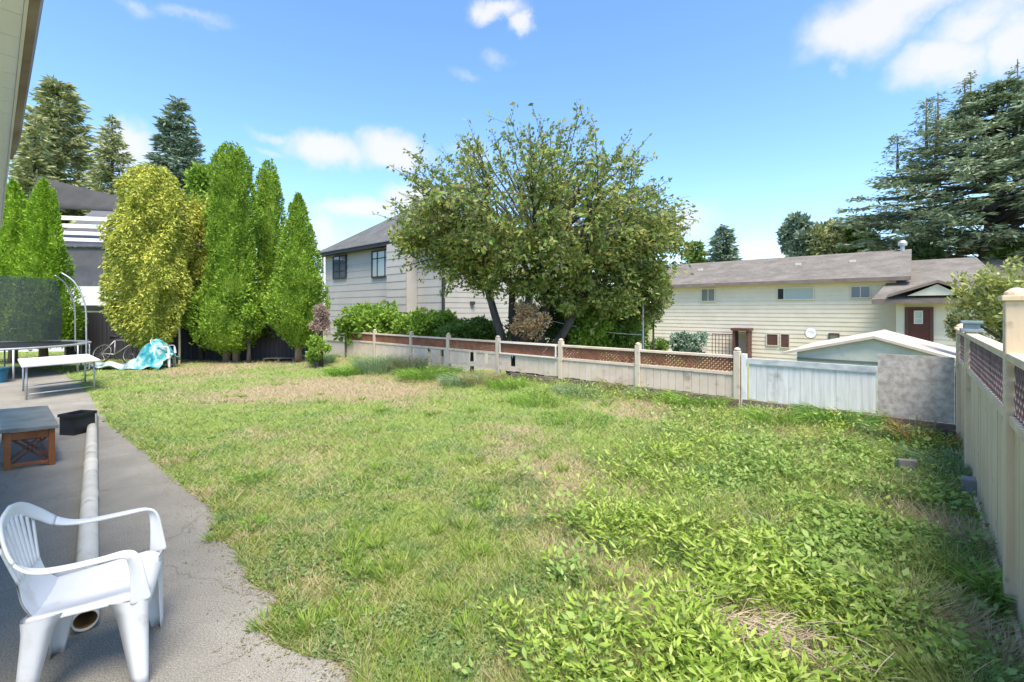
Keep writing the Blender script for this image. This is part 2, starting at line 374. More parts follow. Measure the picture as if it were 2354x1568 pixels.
# ---------------------------------------------------------------- grass, clover and weeds
def ground_samples(n, y0=HY + 100, y1=2000, x0=-150, x1=2520, pw=1.0):
    py = y0 + (y1 - y0) * rng.random(n) ** pw; px = x0 + (x1 - x0) * rng.random(n)
    Y = F * H / (py - HY); return (px - CX) / F * Y, Y
def yard_mask(x, y, m=.0):
    w, vr = wv(x, y)
    return (w < -.06) & (vr > .06) & ~inside(x, y, PATIO_D)
def weediness(x, y):
    w, vr = wv(x, y); n = fbm(x * 1.3, y * 1.3, 41)
    a = 1 - sstep(1.1, 2.9, vr + (n - .5) * 2.2 - .35 * np.clip(y - 3, 0, 4) + .7 * np.clip(3.6 - y, 0, 1.6))
    b = 1 - sstep(.2, 1.5, -w + (n - .5) * 1.6)
    return np.clip(np.maximum(a, b), 0, 1)
def build_grass():
    x, y = ground_samples(380000, pw=1.15); k = yard_mask(x, y); x, y = x[k], y[k]
    d = dryness(x, y); keep = rng.random(len(x)) < np.clip(1.25 - .75 * np.clip(d - .25, 0, 1), .15, 1); x, y, d = x[keep], y[keep], d[keep]
    n = len(x); z = ground_h(x, y, np.zeros(n, bool)) - .004
    wd = weediness(x, y)
    tuft = fbm(x * 3, y * 3, 55)
    h = (.024 + .036 * rng.random(n)) * (.4 + 1.6 * tuft) * (1 + 1.9 * wd * fbm(x * 2.6, y * 2.6, 58) * 1.6) + .012
    az = rng.random(n) * 6.283; lean = .35 + .75 * rng.random(n)
    dr = np.stack([np.cos(az) * lean, np.sin(az) * lean, np.ones(n)], -1)
    C = np.stack([x, y, z], -1); wdt = .0028 + .0009 * y
    dr = unit(dr); S = unit(np.cross(dr, rng.normal(size=(n, 3)))); T = C + dr * h[:, None]; T2 = T + np.stack([np.cos(az), np.sin(az), -.2 * np.ones(n)], -1) * (h * .25)[:, None]
    q = np.stack([C - S * wdt[:, None] / 2, C + S * wdt[:, None] / 2, T2 + S * wdt[:, None] * .15, T2 - S * wdt[:, None] * .15], 1)
    m = leafmat('grass_blades', [(.15, .22, .04), (.25, .33, .06), (.35, .43, .08), (.34, .38, .14), (.46, .48, .17)], .3, attr=(.55, .47, .27), patch=(1.7, .5, (.16, .27, .08), .12))
    o = quads_mesh('grass', q, m, attrs={'dry': d}); tag(o, 'patchy green and straw coloured lawn grass covering the yard', 'grass', kind='stuff')
    # clover: small round leaves close to the ground
    x, y = ground_samples(150000, pw=1.1); k = yard_mask(x, y); x, y = x[k], y[k]
    c = fbm(x * 1.6 + 30, y * 1.6, 71); k = (rng.random(len(x)) < sstep(.44, .62, c)) & (dryness(x, y) < .5); x, y = x[k], y[k]; n = len(x)
    z = ground_h(x, y, np.zeros(n, bool)) + .012 + .03 * rng.random(n)
    az = rng.random(n) * 6.283; dr = np.stack([np.cos(az), np.sin(az), .25 * rng.normal(size=n)], -1)
    q = leafquads(np.stack([x, y, z], -1), dr, .014 + .012 * rng.random(n) + .001 * y, .013 + .01 * rng.random(n) + .001 * y, nrm=np.tile((0, 0, 1.), (n, 1)), jit=.8)
    m = leafmat('clover_leaves', [(.10, .18, .05), (.17, .27, .08), (.26, .36, .13)], .3)
    o = quads_mesh('clover', q, m); tag(o, 'low green clover patches spread through the lawn', 'clover', kind='stuff')
build_grass()
def weed_plants(xs, ys, hs, nl, ll, lw, spread, seed_dir=.8):
    Cs, Ds, Ls, Ws = [], [], [], []
    for x, y, h in zip(xs, ys, hs):
        z0 = float(ground_h(np.array([x]), np.array([y]), np.zeros(1, bool))[0]); k = int(nl * (.6 + .8 * rng.random()))
        a = rng.random(k) * 6.283; t = rng.random(k); r = spread * h * t * rng.random(k)
        P = np.stack([x + r * np.cos(a), y + r * np.sin(a), z0 + h * (.1 + .8 * rng.random(k)) * (.45 + .55 * t)], -1)
        Dd = np.stack([np.cos(a), np.sin(a), .15 + .6 * rng.random(k)], -1)
        Cs.append(P); Ds.append(Dd); l = ll * (.4 + 1.5 * rng.random(k) ** 1.6) * (.6 + .5 * min(h / .2, 1.4)); Ls.append(l); Ws.append(l * lw * (.7 + .6 * rng.random(k)))
    return leafquads(np.concatenate(Cs), np.concatenate(Ds), np.concatenate(Ls), np.concatenate(Ws), nrm=np.tile((0, 0, 1.), (sum(map(len, Cs)), 1)), jit=1.0)
def build_weeds():
    x, y = ground_samples(52000, pw=1.5); k = yard_mask(x, y); x, y = x[k], y[k]
    w, vr = wv(x, y); wd = weediness(x, y); dr = dryness(x, y); pc = gp(1760, 1500); dr = dr + 1.2 * (np.hypot((x - pc[0]) * .8, y - pc[1]) < .23)
    clump = fbm(x * 2.2 + 4, y * 2.2, 81)
    k = rng.random(len(x)) < (wd ** 1.3) * sstep(.25, .5, clump) * .62 * (dr < .85); 
    x, y = x[k], y[k]; wd = wd[k]; w, vr = wv(x, y)
    tall = .07 + .20 * fbm(x * 1.1, y * 1.1, 91) * (1 + .8 * rng.random(len(x))) * (1 - .35 * sstep(0, 6, 5 - y))
    kind = fbm(x * .9 + 70, y * .9, 95) + rng.normal(size=len(x)) * .05
    for nm, sel, cols, nl, ll, lw, lab in (
        ('leafy_weeds', kind < .5, [(.15, .25, .035), (.27, .40, .05), (.39, .51, .09), (.48, .55, .17)], 30, .036, .27, 'bright green leafy weeds with long leaves along the right side of the yard'),
        ('broadleaf_weeds', kind >= .5, [(.16, .27, .055), (.26, .39, .08), (.38, .49, .16)], 22, .034, .50, 'broad leaved darker green weeds mixed in beside the right fence')):
        q = weed_plants(x[sel], y[sel], tall[sel], nl, ll, lw, .9)
        tag(quads_mesh(nm, q, leafmat(nm, cols, .35), None), lab, 'weeds', kind='stuff')
build_weeds()
def tuft(name, px, py, r, h, n, cols, label, cat='grass clump', w=.006, lean=.5, grp=None, z=None, trans=.35, att=None):
    c = gp(px, py); z0 = float(ground_h(np.array([c[0]]), np.array([c[1]]), np.zeros(1, bool))[0]) if z is None else z
    a = rng.random(n) * 6.283; rr = r * np.sqrt(rng.random(n)); le = lean * (.3 + rng.random(n)); a2 = a + rng.normal(size=n) * .6
    b = np.stack([rr * np.cos(a), rr * np.sin(a), np.full(n, -.01)], -1)
    hh = h * (.45 + .65 * rng.random(n)); d = unit(np.stack([np.cos(a2) * le, np.sin(a2) * le, np.ones(n)], -1))
    S = unit(np.cross(d, rng.normal(size=(n, 3)))) * (w * (.6 + .8 * rng.random(n)))[:, None]
    m1 = b + d * (hh * .55)[:, None]; d2 = unit(d + np.stack([np.cos(a2) * .9, np.sin(a2) * .9, -.5 * np.ones(n)], -1)); tip = m1 + d2 * (hh * .5)[:, None]
    q = np.concatenate([np.stack([b - S / 2, b + S / 2, m1 + S / 2, m1 - S / 2], 1), np.stack([m1 - S / 2, m1 + S / 2, tip + S * .06, tip - S * .06], 1)])
    q = q + np.array((c[0], c[1], z0))
    o = quads_mesh(name, q, leafmat('tuft_' + '_'.join('%02d' % int(v * 99) for v in cols[0]), cols, trans)); tag(o, label, cat, grp); return o
GB = [(.12, .26, .03), (.24, .42, .06), (.38, .52, .12)]; GG = [(.16, .27, .10), (.27, .38, .19), (.40, .46, .28)]; GS = [(.30, .28, .12), (.46, .40, .20), (.36, .36, .12)]
tuft('grass_clump', 572, 1108, .10, .16, 130, GB, 'spiky bright grass clump standing alone in the left part of the lawn', w=.008, lean=1.1)
tuft('grass_clump', 582, 1212, .08, .12, 120, GB, 'small bright grass clump close to the edge of the asphalt', w=.008, lean=1.1)
tuft('grass_clump', 880, 1080, .16, .09, 260, GB, 'low bright green clump in the middle left of the lawn', w=.006, lean=.9)
tuft('grass_clump', 790, 862, .45, .35, 700, GB, 'bright grass clump before the left end of the back fence', w=.012, lean=.7)
tuft('grass_clump', 740, 838, .35, .45, 500, GG, 'pale green clump beside the dead pinkish shrub', w=.012, lean=.6)
tuft('grass_clump', 985, 872, .75, .33, 1600, GB, 'wide yellow green grass mound before the back fence', w=.010, lean=.7)
tuft('tall_weed_clump', 870, 858, .6, .62, 900, GG, 'tall hazy grey green weeds hiding the left end of the back fence', 'weeds', w=.010, lean=.35)
tuft('tall_weed_clump', 940, 862, .45, .60, 500, [(.13, .19, .08), (.24, .27, .13), (.34, .32, .2)], 'tall dark stalky weeds in front of the third fence post', 'weeds', w=.012, lean=.35)
tuft('dry_grass_clump', 1110, 888, .5, .35, 700, GS, 'straw coloured clump below the fence boards with dark gaps', w=.008, lean=.6)
tuft('dry_grass_clump', 1408, 915, .22, .42, 300, GS, 'upright straw coloured grass clump left of the big green tuft', w=.006, lean=.35)
tuft('grass_clump', 1515, 925, .48, .50, 1500, GG, 'large bushy green tuft in front of the post between lattice panels', w=.009, lean=.65)
tuft('grass_clump', 1240, 925, .6, .22, 900, GB, 'low green clump halfway along the back fence', w=.008, lean=.8)
tuft('grass_clump', 1320, 970, .6, .14, 900, [(.10, .22, .03), (.18, .34, .05), (.28, .42, .09)], 'dark green low mound in the middle of the lawn before the fence', w=.008, lean=.9)
tuft('grass_clump', 2080, 1530, .10, .17, 150, GB, 'long bladed bright green grass clump by the bottom right corner', w=.012, lean=.6)
tuft('grass_clump', 2285, 1400, .10, .26, 130, GB, 'bright broad bladed clump against the foot of the right fence', w=.016, lean=.4)
tuft('grass_clump', 1450, 1290, .16, .09, 160, GB, 'small yellow green tuft among the dry patches', w=.010, lean=1.2)
for q_, (a_, b_, r_, h_, n_, c_, l_) in enumerate((
    (1060, 888, .45, .34, 500, GG, 'pale hazy clump under the fence between two dark board gaps'), (1165, 898, .4, .28, 450, GB, 'bright low clump under the fifth fence post from the left'),
    (1330, 915, .5, .24, 500, GG, 'pale green clump below the panel with the white added frame'), (1600, 945, .5, .34, 700, GB, 'bright green clump right of the big bushy tuft'),
    (1790, 985, .45, .26, 500, GB, 'bright green clump before the left part of the white boards'), (1925, 990, .45, .38, 700, [(.10, .24, .05), (.18, .36, .07), (.30, .46, .12)], 'deep green leafy clump in front of the white boards'),
    (2035, 1010, .4, .30, 500, GG, 'greyish green clump at the joint of white boards and plywood'), (2190, 1090, .35, .34, 500, GG, 'olive clump beside the far end of the tall fence'))):
    tuft('grass_clump', a_, b_, r_, h_, n_, c_, l_, w=.011, lean=.6)
tuft('rusty_dock_plant', 2150, 1035, .42, .42, 150, [(.30, .12, .04), (.42, .24, .07), (.38, .34, .12)], 'rust orange dried stalks in the corner by the plywood panel', 'dry plant', w=.012, lean=.35)
tuft('dry_stalks', 2075, 1010, .35, .52, 70, GS, 'tall pale straw stalks in front of the plywood panel', 'dry plant', w=.008, lean=.22)
tuft('dry_stalks', 1722, 955, .22, .4, 60, GS, 'sparse thin straw stalks under the last fence post', 'dry plant', w=.006, lean=.2)
def lawn_tufts():
    Q = []; dr = []
    x, y = ground_samples(900, pw=1.4); k = yard_mask(x, y); x, y = x[k], y[k]; k = fbm(x * 1.3 + 50, y * 1.3, 33) > .47; x, y = x[k][:170], y[k][:170]
    for a, b in zip(x, y):
        n = int(rng.integers(40, 110)); h = rng.uniform(.05, .12); r = rng.uniform(.03, .12); q = rng.random(n) * 6.28; rr = r * np.sqrt(rng.random(n)); z0 = float(ground_h(np.array([a]), np.array([b]), np.zeros(1, bool))[0])
        P = np.stack([a + rr * np.cos(q), b + rr * np.sin(q), np.full(n, z0)], -1); le = rng.uniform(.5, 1.3, n); d = np.stack([np.cos(q) * le, np.sin(q) * le, np.ones(n)], -1)
        Q.append(leafquads(P, d, h * (.5 + .8 * rng.random(n)), .006 + .004 * rng.random(n)))
    tag(quads_mesh('lawn_tufts', np.concatenate(Q), leafmat('lawn_tufts', [(.13, .24, .03), (.24, .36, .05), (.36, .46, .09)], .35)), 'coarse brighter tufts of grass dotted over the lawn', 'grass', kind='stuff')
lawn_tufts()
# bits of dry leaf and thatch lying along the edge of the asphalt
def litter():
    E = np.array(PATIO[1:-2]); n = 5200; k = rng.integers(0, len(E) - 1, n); u = rng.random((n, 1)); p = E[k] * (1 - u) + E[k + 1] * u
    seg = E[k + 1] - E[k]; nrm = np.stack([seg[:, 1], -seg[:, 0]], -1); nrm /= np.linalg.norm(nrm, axis=1, keepdims=True) + 1e-9
    q = p + nrm * (np.abs(rng.normal(size=(n, 1))) ** 1.5 * .10 * rng.choice((-1, 1), (n, 1))); q = np.concatenate([q, np.stack([rng.uniform(-8, .1, 900), rng.uniform(1.6, 9, 900)], -1)])
    ins = inside(q[:, 0], q[:, 1], PATIO_D); q = q[ins]; n = len(q); a = rng.random(n) * 6.28
    C = np.stack([q[:, 0], q[:, 1], .006 + .004 * rng.random(n)], -1); D = np.stack([np.cos(a), np.sin(a), rng.random(n) * .25], -1)
    o = quads_mesh('leaf_litter', leafquads(C, D, .008 + .028 * rng.random(n) ** 2, .003 + .006 * rng.random(n), nrm=np.tile((0, 0, 1.), (n, 1)), jit=.5), leafmat('litter', [(.10, .07, .04), (.26, .20, .11), (.20, .26, .08), (.38, .32, .20)], .1))
    tag(o, 'bits of dry leaf and grass lying along the asphalt edge', 'leaf litter', kind='stuff')
litter()
# pile of dry pulled weeds
c = gp(1760, 1500); m = MB()
for i in range(700):
    t_ = random.gauss(0, .5); s_ = random.gauss(0, .07); p = Vector((c[0] + t_ * .30 + s_ * .5, c[1] - t_ * .22 + s_, .05 + abs(random.gauss(0, .035)))); a = random.gauss(-.6, .8); L = random.uniform(.05, .2)
    d = Vector((math.cos(a), math.sin(a), random.gauss(0, .3))).normalized(); p2 = p + d * L; p2.z = max(p2.z, .01)
    m.tube([p, (p + p2) / 2 + Vector((0, 0, .012)), p2], [.0022, .002, .0012], 3, caps=False)
o = m.build('pile_of_dry_stalks', solid('dry_stalk', [(.3, (.28, .21, .14)), (.7, (.55, .46, .34))], 9, .95)); tag(o, 'pile of pulled dry greyish brown weed stalks lying on the grass', 'dry weeds')

# ---------------------------------------------------------------- back fence
M_post = solid('pale_post_paint', [(.3, (.50, .42, .31)), (.7, (.64, .55, .42))], 6, .8, .3, 30, stretch=(1, 1, .3), dirt=(6, .58, (.34, .30, .23)))
BF = Frame(CR, D2, D1)                                       # s = 0 at the corner, growing to the left
us = [BF.at(p) for p in (796, 862, 946, 1031, 1145, 1290, 1467, 1695)]
zb = .30
fence = thing('lattice_fence', BF(us[3], 0, 0), 'low beige back fence with brown lattice strip and boards below', 'fence')
for i, u in enumerate(us):
    w_ = .05 if i else .03
    m = MB(); m.box(BF, u - w_, u + w_, -.05, .05, -.1, 1.07 if i else 1.1)
    cc = BF(u, 0, 1.07); 
    if i: m.lathe(cc, [(.030, 0), (.052, .012), (.052, .03), (.03, .05), (.012, .058)], 10)
    m.build('post', M_post if i else M_oldwood, fence, bevel=.006)
def lattice(fr, u0, u1, z0, z1, w, parent, mat, pitch=.072, wd=.031, th=.008):
    m = MB(); L, Hh = u1 - u0, z1 - z0
    for sgn, ww in ((1, w), (-1, w + th + .002)):
        k = -Hh
        while k < L:
            # bar from (k,z0) rising at 45 degrees
            a0 = max(k, 0); a1 = min(k + Hh, L)
            if a1 - a0 > .01:
                za, zb_ = z0 + (a0 - k), z0 + (a1 - k)
                if sgn < 0: p0, p1 = (u1 - a0, za), (u1 - a1, zb_)
                else: p0, p1 = (u0 + a0, za), (u0 + a1, zb_)
                A, B = Vector(fr(p0[0], ww, p0[1])), Vector(fr(p1[0], ww, p1[1]))
                m.bar(A, B, th, wd, up=Vector((0, 0, 1)))
            k += pitch
    return m.build('lattice', mat, parent)
for i in range(7):
    u1, u0 = us[i] - .05, us[i + 1] + .05                     # u0 < u1
    lattice(BF, u0 + .002, u1 - .002, .72, .95, -.004, fence, M_lattice)
    m = MB(); m.box(BF, u0 - .001, u1 + .001, -.035, .035, .95, .995); m.box(BF, u0 - .001, u1 + .001, -.03, .03, .665, .72)
    m.build('rail', M_pink, fence, bevel=.004)
    m = MB(); u = u0
    while u < u1 - .02:
        bw = min(.138, u1 - u); top = .66; z0 = (zb if i > 2 else 0) + random.uniform(-.01, .01)
        gap = (i == 3 and 5 < (u - u0) / .14 < 6.6) or (i == 3 and 2 < (u - u0) / .14 < 3) or (i == 2 and random.random() < .25) or (i == 4 and 8 < (u - u0) / .14 < 9)
        if gap: m.box(BF, u, u + bw, -.008, .01, z0, z0 + .12)
        else: m.box(BF, u, u + bw - .004, -.012 + random.uniform(-.003, .003), .008, z0, top)
        u += .14
    m.build('boards', M_pink, fence)
    if i == 4:                                              # the panel with a pale added frame
        m = MB(); a, b, c_, d_ = u0 + .06, u1 - .06, .705, .965
        for z in (c_, d_): m.box(BF, a, b, -.062, -.037, z - .012, z + .012)
        for u in (a, b): m.box(BF, u - .012, u + .012, -.062, -.037, c_ + .0125, d_ - .0125)
        m.build('added_frame', M_whitep, fence)
# old timber edging below the boards
edge = thing('timber_edging', BF(1.5, 0, 0), 'weathered brown timber edging under the back fence and white boards', 'edging')
for (a, b, w0, z0, z1) in ((.05, 3.5, -.065, -.1, .10), (.05, 2.55, -.055, .11, .29), (2.6, 5.2, -.058, .10, .285), (3.55, 6.0, -.07, -.1, .09), (5.3, 7.6, -.06, .02, .27)):
    MB().box(BF, a, b, w0 + .004, -.02, z0, z1).build('plank', M_oldwood, edge, bevel=.005)
# panels right of the last post
wb = thing('white_board_fence', BF(1.7, 0, zb), 'short whitewashed vertical board fence with grey top rail', 'fence')
uA, uB, uC = BF.at(1722), BF.at(2013), .06
pl = us[7] - .055
m = MB(); m.box(BF, uA + .03, pl - .01, -.03, .03, .0, 1.03); m.build('post', M_wgrey, wb, bevel=.005)
m = MB(); u = uB
while u < uA - .02:
    bw = min(.15, uA - u); m.box(BF, u, u + bw - .004, -.02 + random.uniform(-.004, .004), .0, zb + random.uniform(-.01, .02), .87); u += .15
m.build('boards', M_wgrey, wb)
MB().box(BF, uB - .02, uA + .02, -.045, -.024, .875, .965).build('top_rail', solid('grey_rail', [(.3, (.34, .36, .35)), (.7, (.62, .64, .62))], 6, .85, stretch=(1, 1, 2)), wb, bevel=.004)
pb = MB(); pb.box(BF, uC, uB - .025, -.03, -.012, .293, 1.14); o = pb.build('plywood_panel', M_ply, None); tag(o, 'weathered mottled plywood sheet standing between white boards and right fence', 'panel')

# ---------------------------------------------------------------- right-hand fence
RF = Frame(CR, -D1, D2)                                     # s grows towards the viewer, w into the yard
rf = thing('tall_beige_fence', RF(2.5, 0, 0), 'tall beige board fence with plum lattice along the right side', 'fence')
rp = [.08, RF.at(2233), RF.at(2337), RF.at(2337) + 1.85]
for i, u in enumerate(rp):
    top = (1.50, 1.52, 1.80, 1.6)[i]
    m = MB(); m.box(RF, u - .048, u + .048, -.05, .05, -.15, top)
    m.build('post', M_tan, rf, bevel=.006)
    c0 = RF(u, 0, top)
    m = MB(); fr = Frame(c0[:2], -D1, D2)
    if i == 1: m.box(fr, -.085, .085, -.085, .085, top, top + .035); m.box(fr, -.06, .06, -.06, .06, top + .037, top + .085); m.box(fr, -.08, .08, -.08, .08, top + .087, top + .115); capm = solid('blue_grey_paint', [(.3, (.17, .23, .25)), (.7, (.28, .35, .37))], 6, .7)
    else: m.box(fr, -.065, .065, -.065, .065, top, top + .03); m.lathe((c0[0], c0[1], top + .03), [(.055, 0), (.05, .02), (.025, .04), (.01, .045)], 10); capm = M_tan
    o = m.build('post_cap', capm, rf, bevel=.004)
    if i == 1: tag(o, 'blue grey stepped post cap')
for i in range(3):
    a, b = rp[i] + .048, rp[i + 1] - .048
    zt = 1.46
    m = MB(); m.box(RF, a, b, -.045, .045, zt, zt + .045); m.box(RF, a, b, -.03, .035, 1.10, 1.15); m.build('rail', M_tan, rf, bevel=.004)
    lattice(RF, a + .002, b - .002, 1.15, zt, .0, rf, M_lattice2, pitch=.085, wd=.03)
    m = MB(); u = a
    while u < b - .02:
        bw = min(.14, b - u); m.box(RF, u, u + bw - .003, -.01, .012 + random.uniform(-.003, .003), .02, 1.10); u += .14
    m.build('boards', M_tan, rf)
    MB().box(RF, a, b, .014, .04, -.03, .06).build('bottom_rail', M_tan, rf, bevel=.004)

# ---------------------------------------------------------------- small things in the yard on the right
def rock(name, px, py, sx, sy, sz, mat, label, cat, rz=.3):
    c = gp(px, py); m = MB(); fr = Frame(c, (math.cos(rz), math.sin(rz))); m.box(fr, -sx / 2, sx / 2, -sy / 2, sy / 2, -.03, sz); o = m.build(name, mat, bevel=.012); tag(o, label, cat)
M_conc = solid('old_concrete', [(.3, (.15, .15, .14)), (.7, (.27, .26, .24))], 7, .95, .4)
rock('concrete_block', 2238, 1150, .14, .16, .20, M_conc, 'grey concrete block at the foot of the right fence', 'block', .85)
rock('stone_slab', 2086, 1100, .17, .05, .20, M_conc, 'upright grey slab half hidden in weeds', 'stone', -.25)
rock('broken_board', 2200, 1250, .5, .07, .02, M_oldwood, 'thin brown board lying on bare soil beside the right fence', 'board', -.35)

# ---------------------------------------------------------------- foliage builders
def fol_colors(k):
    return {
        'cedar': [(.10, .20, .02), (.19, .32, .03), (.28, .42, .045), (.35, .48, .07)],
        'cedarb': [(.13, .25, .015), (.23, .39, .025), (.33, .49, .04)],
        'gold': [(.22, .32, .05), (.40, .44, .07), (.68, .63, .12), (.34, .42, .08)],
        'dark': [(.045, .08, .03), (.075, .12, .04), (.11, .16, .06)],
        'laurel': [(.13, .25, .03), (.24, .38, .045), (.36, .49, .09)],
        'laureld': [(.08, .15, .03), (.15, .25, .04), (.26, .35, .08)],
        'cherry': [(.11, .18, .045), (.19, .28, .06), (.28, .36, .085), (.38, .33, .10), (.22, .30, .11)],
        'spruce': [(.13, .19, .13), (.19, .26, .18), (.27, .34, .23)],
        'bluecedar': [(.17, .23, .13), (.25, .32, .19), (.35, .41, .27)],
        'olive': [(.21, .26, .10), (.32, .35, .15), (.44, .44, .22), (.24, .30, .13)],
        'yellowg': [(.24, .28, .07), (.36, .39, .11), (.46, .48, .18)],
        'dead': [(.30, .20, .16), (.42, .30, .25), (.50, .40, .34)],
        'deadb': [(.42, .26, .13), (.56, .39, .21), (.66, .51, .30)]}[k]
def shell_core(cx, cy, prof, lob, seed, nz=26, na=22):        # lumpy dark inner body of a dense cedar, as quads
    Q = []; grid = []
    for i in range(nz + 1):
        t = i / nz; row = []
        for j in range(na):
            a = 6.2832 * j / na; r, z = prof(t, a); r *= .82 + .28 * float(vnoise(np.array(a * 3.2), np.array(z * 2.6), seed)); row.append((cx + r * math.cos(a), cy + r * math.sin(a), z))
        grid.append(row)
    for i in range(nz):
        for j in range(na): k = (j + 1) % na; Q.append((grid[i][j], grid[i][k], grid[i + 1][k], grid[i + 1][j]))
    return np.array(Q)
def cedar(px, Y, ytop, ybot, hw, col, label, leaders=1, rows=None, n=9000, yb=None, size=.105, shape='cone', lean=0.0, seed=0, group=None, droop=.0, trunks=1):
    cx, cy = pd(px, Y); zt = zat(ytop, Y); z0 = zat(ybot, Y); R = hw * Y / F * cosx(px) * .95; gz = float(ground_h(np.array([cx]), np.array([cy]), np.zeros(1, bool))[0])
    t0 = thing('cedar_tree', (cx, cy, gz), label, 'tree', group)
    if rows: rt = [(ybot - r[0]) / (ybot - ytop) for r in rows][::-1]; rw = [r[1] / hw for r in rows][::-1]
    def rad(t, a):
        if rows: base = float(np.interp(t, rt, rw))
        elif shape == 'cone': base = (1 - t) ** .75 * (1 - (1 - min(t / .18, 1)) ** 2 * .45)
        elif shape == 'col': base = min(1, (1 - t) * 3.2) ** .7 * (.8 + .2 * math.sin(t * 3)) * (1 - (1 - min(t / .12, 1)) ** 2 * .5)
        elif shape == 'pear': base = ((1 - t) ** .6) * (1 if t < .35 else (1 - .28 * min((t - .35) / .2, 1))) * (1 - (1 - min(t / .15, 1)) ** 2 * .5) * 1.05
        else: base = math.sqrt(max(0, 1 - ((t - .38) / .64) ** 2)) 
        lump = 1 + .10 * math.sin(3 * a + seed + 5 * t) + .10 * math.sin(6 * a - 9 * t + seed * 2) + .08 * math.sin(17 * t + 2 * a + seed) + .05 * math.sin(31 * t - 5 * a)
        return R * base * lump
    Q = []
    def prof(t, a):
        z = z0 + (zt - z0) * (.02 + t * .93); return rad(.02 + t * .93, a) * .70, z
    Q.append(shell_core(cx, cy, prof, 0, seed))
    t = rng.random(n * 2) ** .9; a = rng.random(n * 2) * 6.2832
    r = np.array([rad(tt, aa) for tt, aa in zip(t, a)]); keep = rng.random(len(t)) < np.clip(r / R, .25, 1); t, a, r = t[keep], a[keep], r[keep]
    cl = np.sin(a * 9 + np.sin(t * 21 + seed) * 2) * np.sin(t * (34 if shape != 'gold' else 20) + a * 3)
    zz = z0 + (zt - z0) * t; sc = 3.3 if col != 'gold' else 4.2
    nzv = vnoise(a * R * sc, zz * (sc if col != 'gold' else 1.5), seed) * .6 + vnoise(a * R * sc * 2.2, zz * sc * (2.2 if col != 'gold' else .9), seed + 5) * .4
    f = .60 + .50 * nzv + .06 * rng.random(len(t)) + .12 * (rng.random(len(t)) < .02); P = np.stack([cx + r * f * np.cos(a), cy + r * f * np.sin(a), zz + rng.normal(size=len(t)) * .05], -1)
    up_ = .75 if col != 'gold' else -.6
    Dr = np.stack([np.cos(a) * .6, np.sin(a) * .6, np.full(len(t), up_)], -1) + rng.normal(size=(len(t), 3)) * .55
    Q.append(leafquads(P, Dr, size * (.5 + .8 * rng.random(len(t))), size * .42, nrm=None))
    # leader tips
    for k in range(leaders):
        aa = k * 2.4 + seed; rr = R * .16 * (k > 0); rr = rr * 1.5; lx, ly = cx + rr * math.cos(aa) * 1.5, cy + rr * math.sin(aa); top = zt + (.02 if k == 0 else -random.uniform(.1, .6)); nn = 500
        tt = rng.random(nn); ar = rng.random(nn) * 6.28; hh = (zt - z0) * .26; rrr = R * .24 * (1 - tt) ** .8
        P = np.stack([lx + rrr * np.cos(ar), ly + rrr * np.sin(ar), top - hh * (1 - tt)], -1); Dr = np.stack([np.cos(ar) * .4, np.sin(ar) * .4, np.ones(nn)], -1) + rng.normal(size=(nn, 3)) * .2
        Q.append(leafquads(P, Dr, size * .8, size * .34))
    quads_mesh('crown', np.concatenate(Q), leafmat('leaf_' + col, fol_colors(col), .25), t0)
    for k in range(trunks):
        ox = (k - (trunks - 1) / 2) * .35; MB().tube([(cx + ox, cy, gz - .05), (cx + ox * .8, cy, z0 + .2), (cx + ox * .2, cy, (z0 + zt) / 2), (cx, cy, zt - .8)], [.13, .10, .07, .02], 8).build('trunk', M_barkb, t0, smooth=True)
    return t0
def blob_points(c, R, n, clumps, spread=.33, flat=1.0, seed=0):
    out_ = []; nr = []
    for i in range(clumps):
        d = rng.normal(size=3); d /= np.linalg.norm(d); q = c + d * R * (.35 + .6 * rng.random()); s = np.array(R) * spread * (.6 + .7 * rng.random())
        k = n // clumps; e = unit(rng.normal(size=(k, 3))); p = q + e * s * (.55 + .5 * rng.random((k, 1))); out_.append(p); nr.append(e)
    return np.concatenate(out_), np.concatenate(nr)
def bush(name, cx, cy, z0, z1, rx, ry, n, col, size, label, cat='shrub', clumps=40, trunk=True, lw=.5, group=None, spread=.3, tr=.06, trans=.3, kinds=3, up=.2, minz=None):
    gz = float(ground_h(np.array([cx]), np.array([cy]), np.zeros(1, bool))[0])
    t = thing(name, (cx, cy, gz), label, cat, group); c = np.array((cx, cy, (z0 + z1) / 2)); R = np.array((rx, ry, (z1 - z0) / 2))
    P, E = blob_points(c, R * .85, n, clumps, spread)
    k = P[:, 2] > (gz if minz is None else minz); P, E = P[k], E[k]
    q = leafquads(P, E * .7 + rng.normal(size=P.shape) * .6 + (0, 0, up), size * (.6 + .7 * rng.random(len(P))), size * lw, nrm=None)
    quads_mesh('crown' if cat == 'tree' else 'foliage', q, leafmat('leaf_' + col, fol_colors(col), trans), t)
    m = MB(); nb = 9
    m.tube([(cx, cy, gz - .1), (cx, cy, gz + (z0 - gz) * .5 + .1), (cx, cy, z0 + (z1 - z0) * .45)], [tr * 1.3, tr, tr * .5], 7)
    for i in range(nb):
        d = Vector((random.gauss(0, 1), random.gauss(0, 1), random.random() * 1.2)).normalized(); s = Vector((cx, cy, z0 + (z1 - z0) * random.uniform(.05, .4))); e = s + Vector((d.x * rx * .8, d.y * ry * .8, d.z * (z1 - z0) * .45))
        m.tube([s, (s + e) / 2 + Vector((0, 0, .05)), e], [tr * .5, tr * .35, tr * .12], 5)
    m.build('trunk' if cat == 'tree' else 'stems', M_bark, t, smooth=True); return t
def bpx(name, px, Y, y0, y1, hw, n, col, size, label, cat='shrub', depth=None, **k):
    c = pd(px, Y); hw = hw * cosx(px); return bush(name, c[0], c[1], zat(y1, Y), zat(y0, Y), hw * Y / F, (depth or hw * Y / F), n, col, size, label, cat, **k)
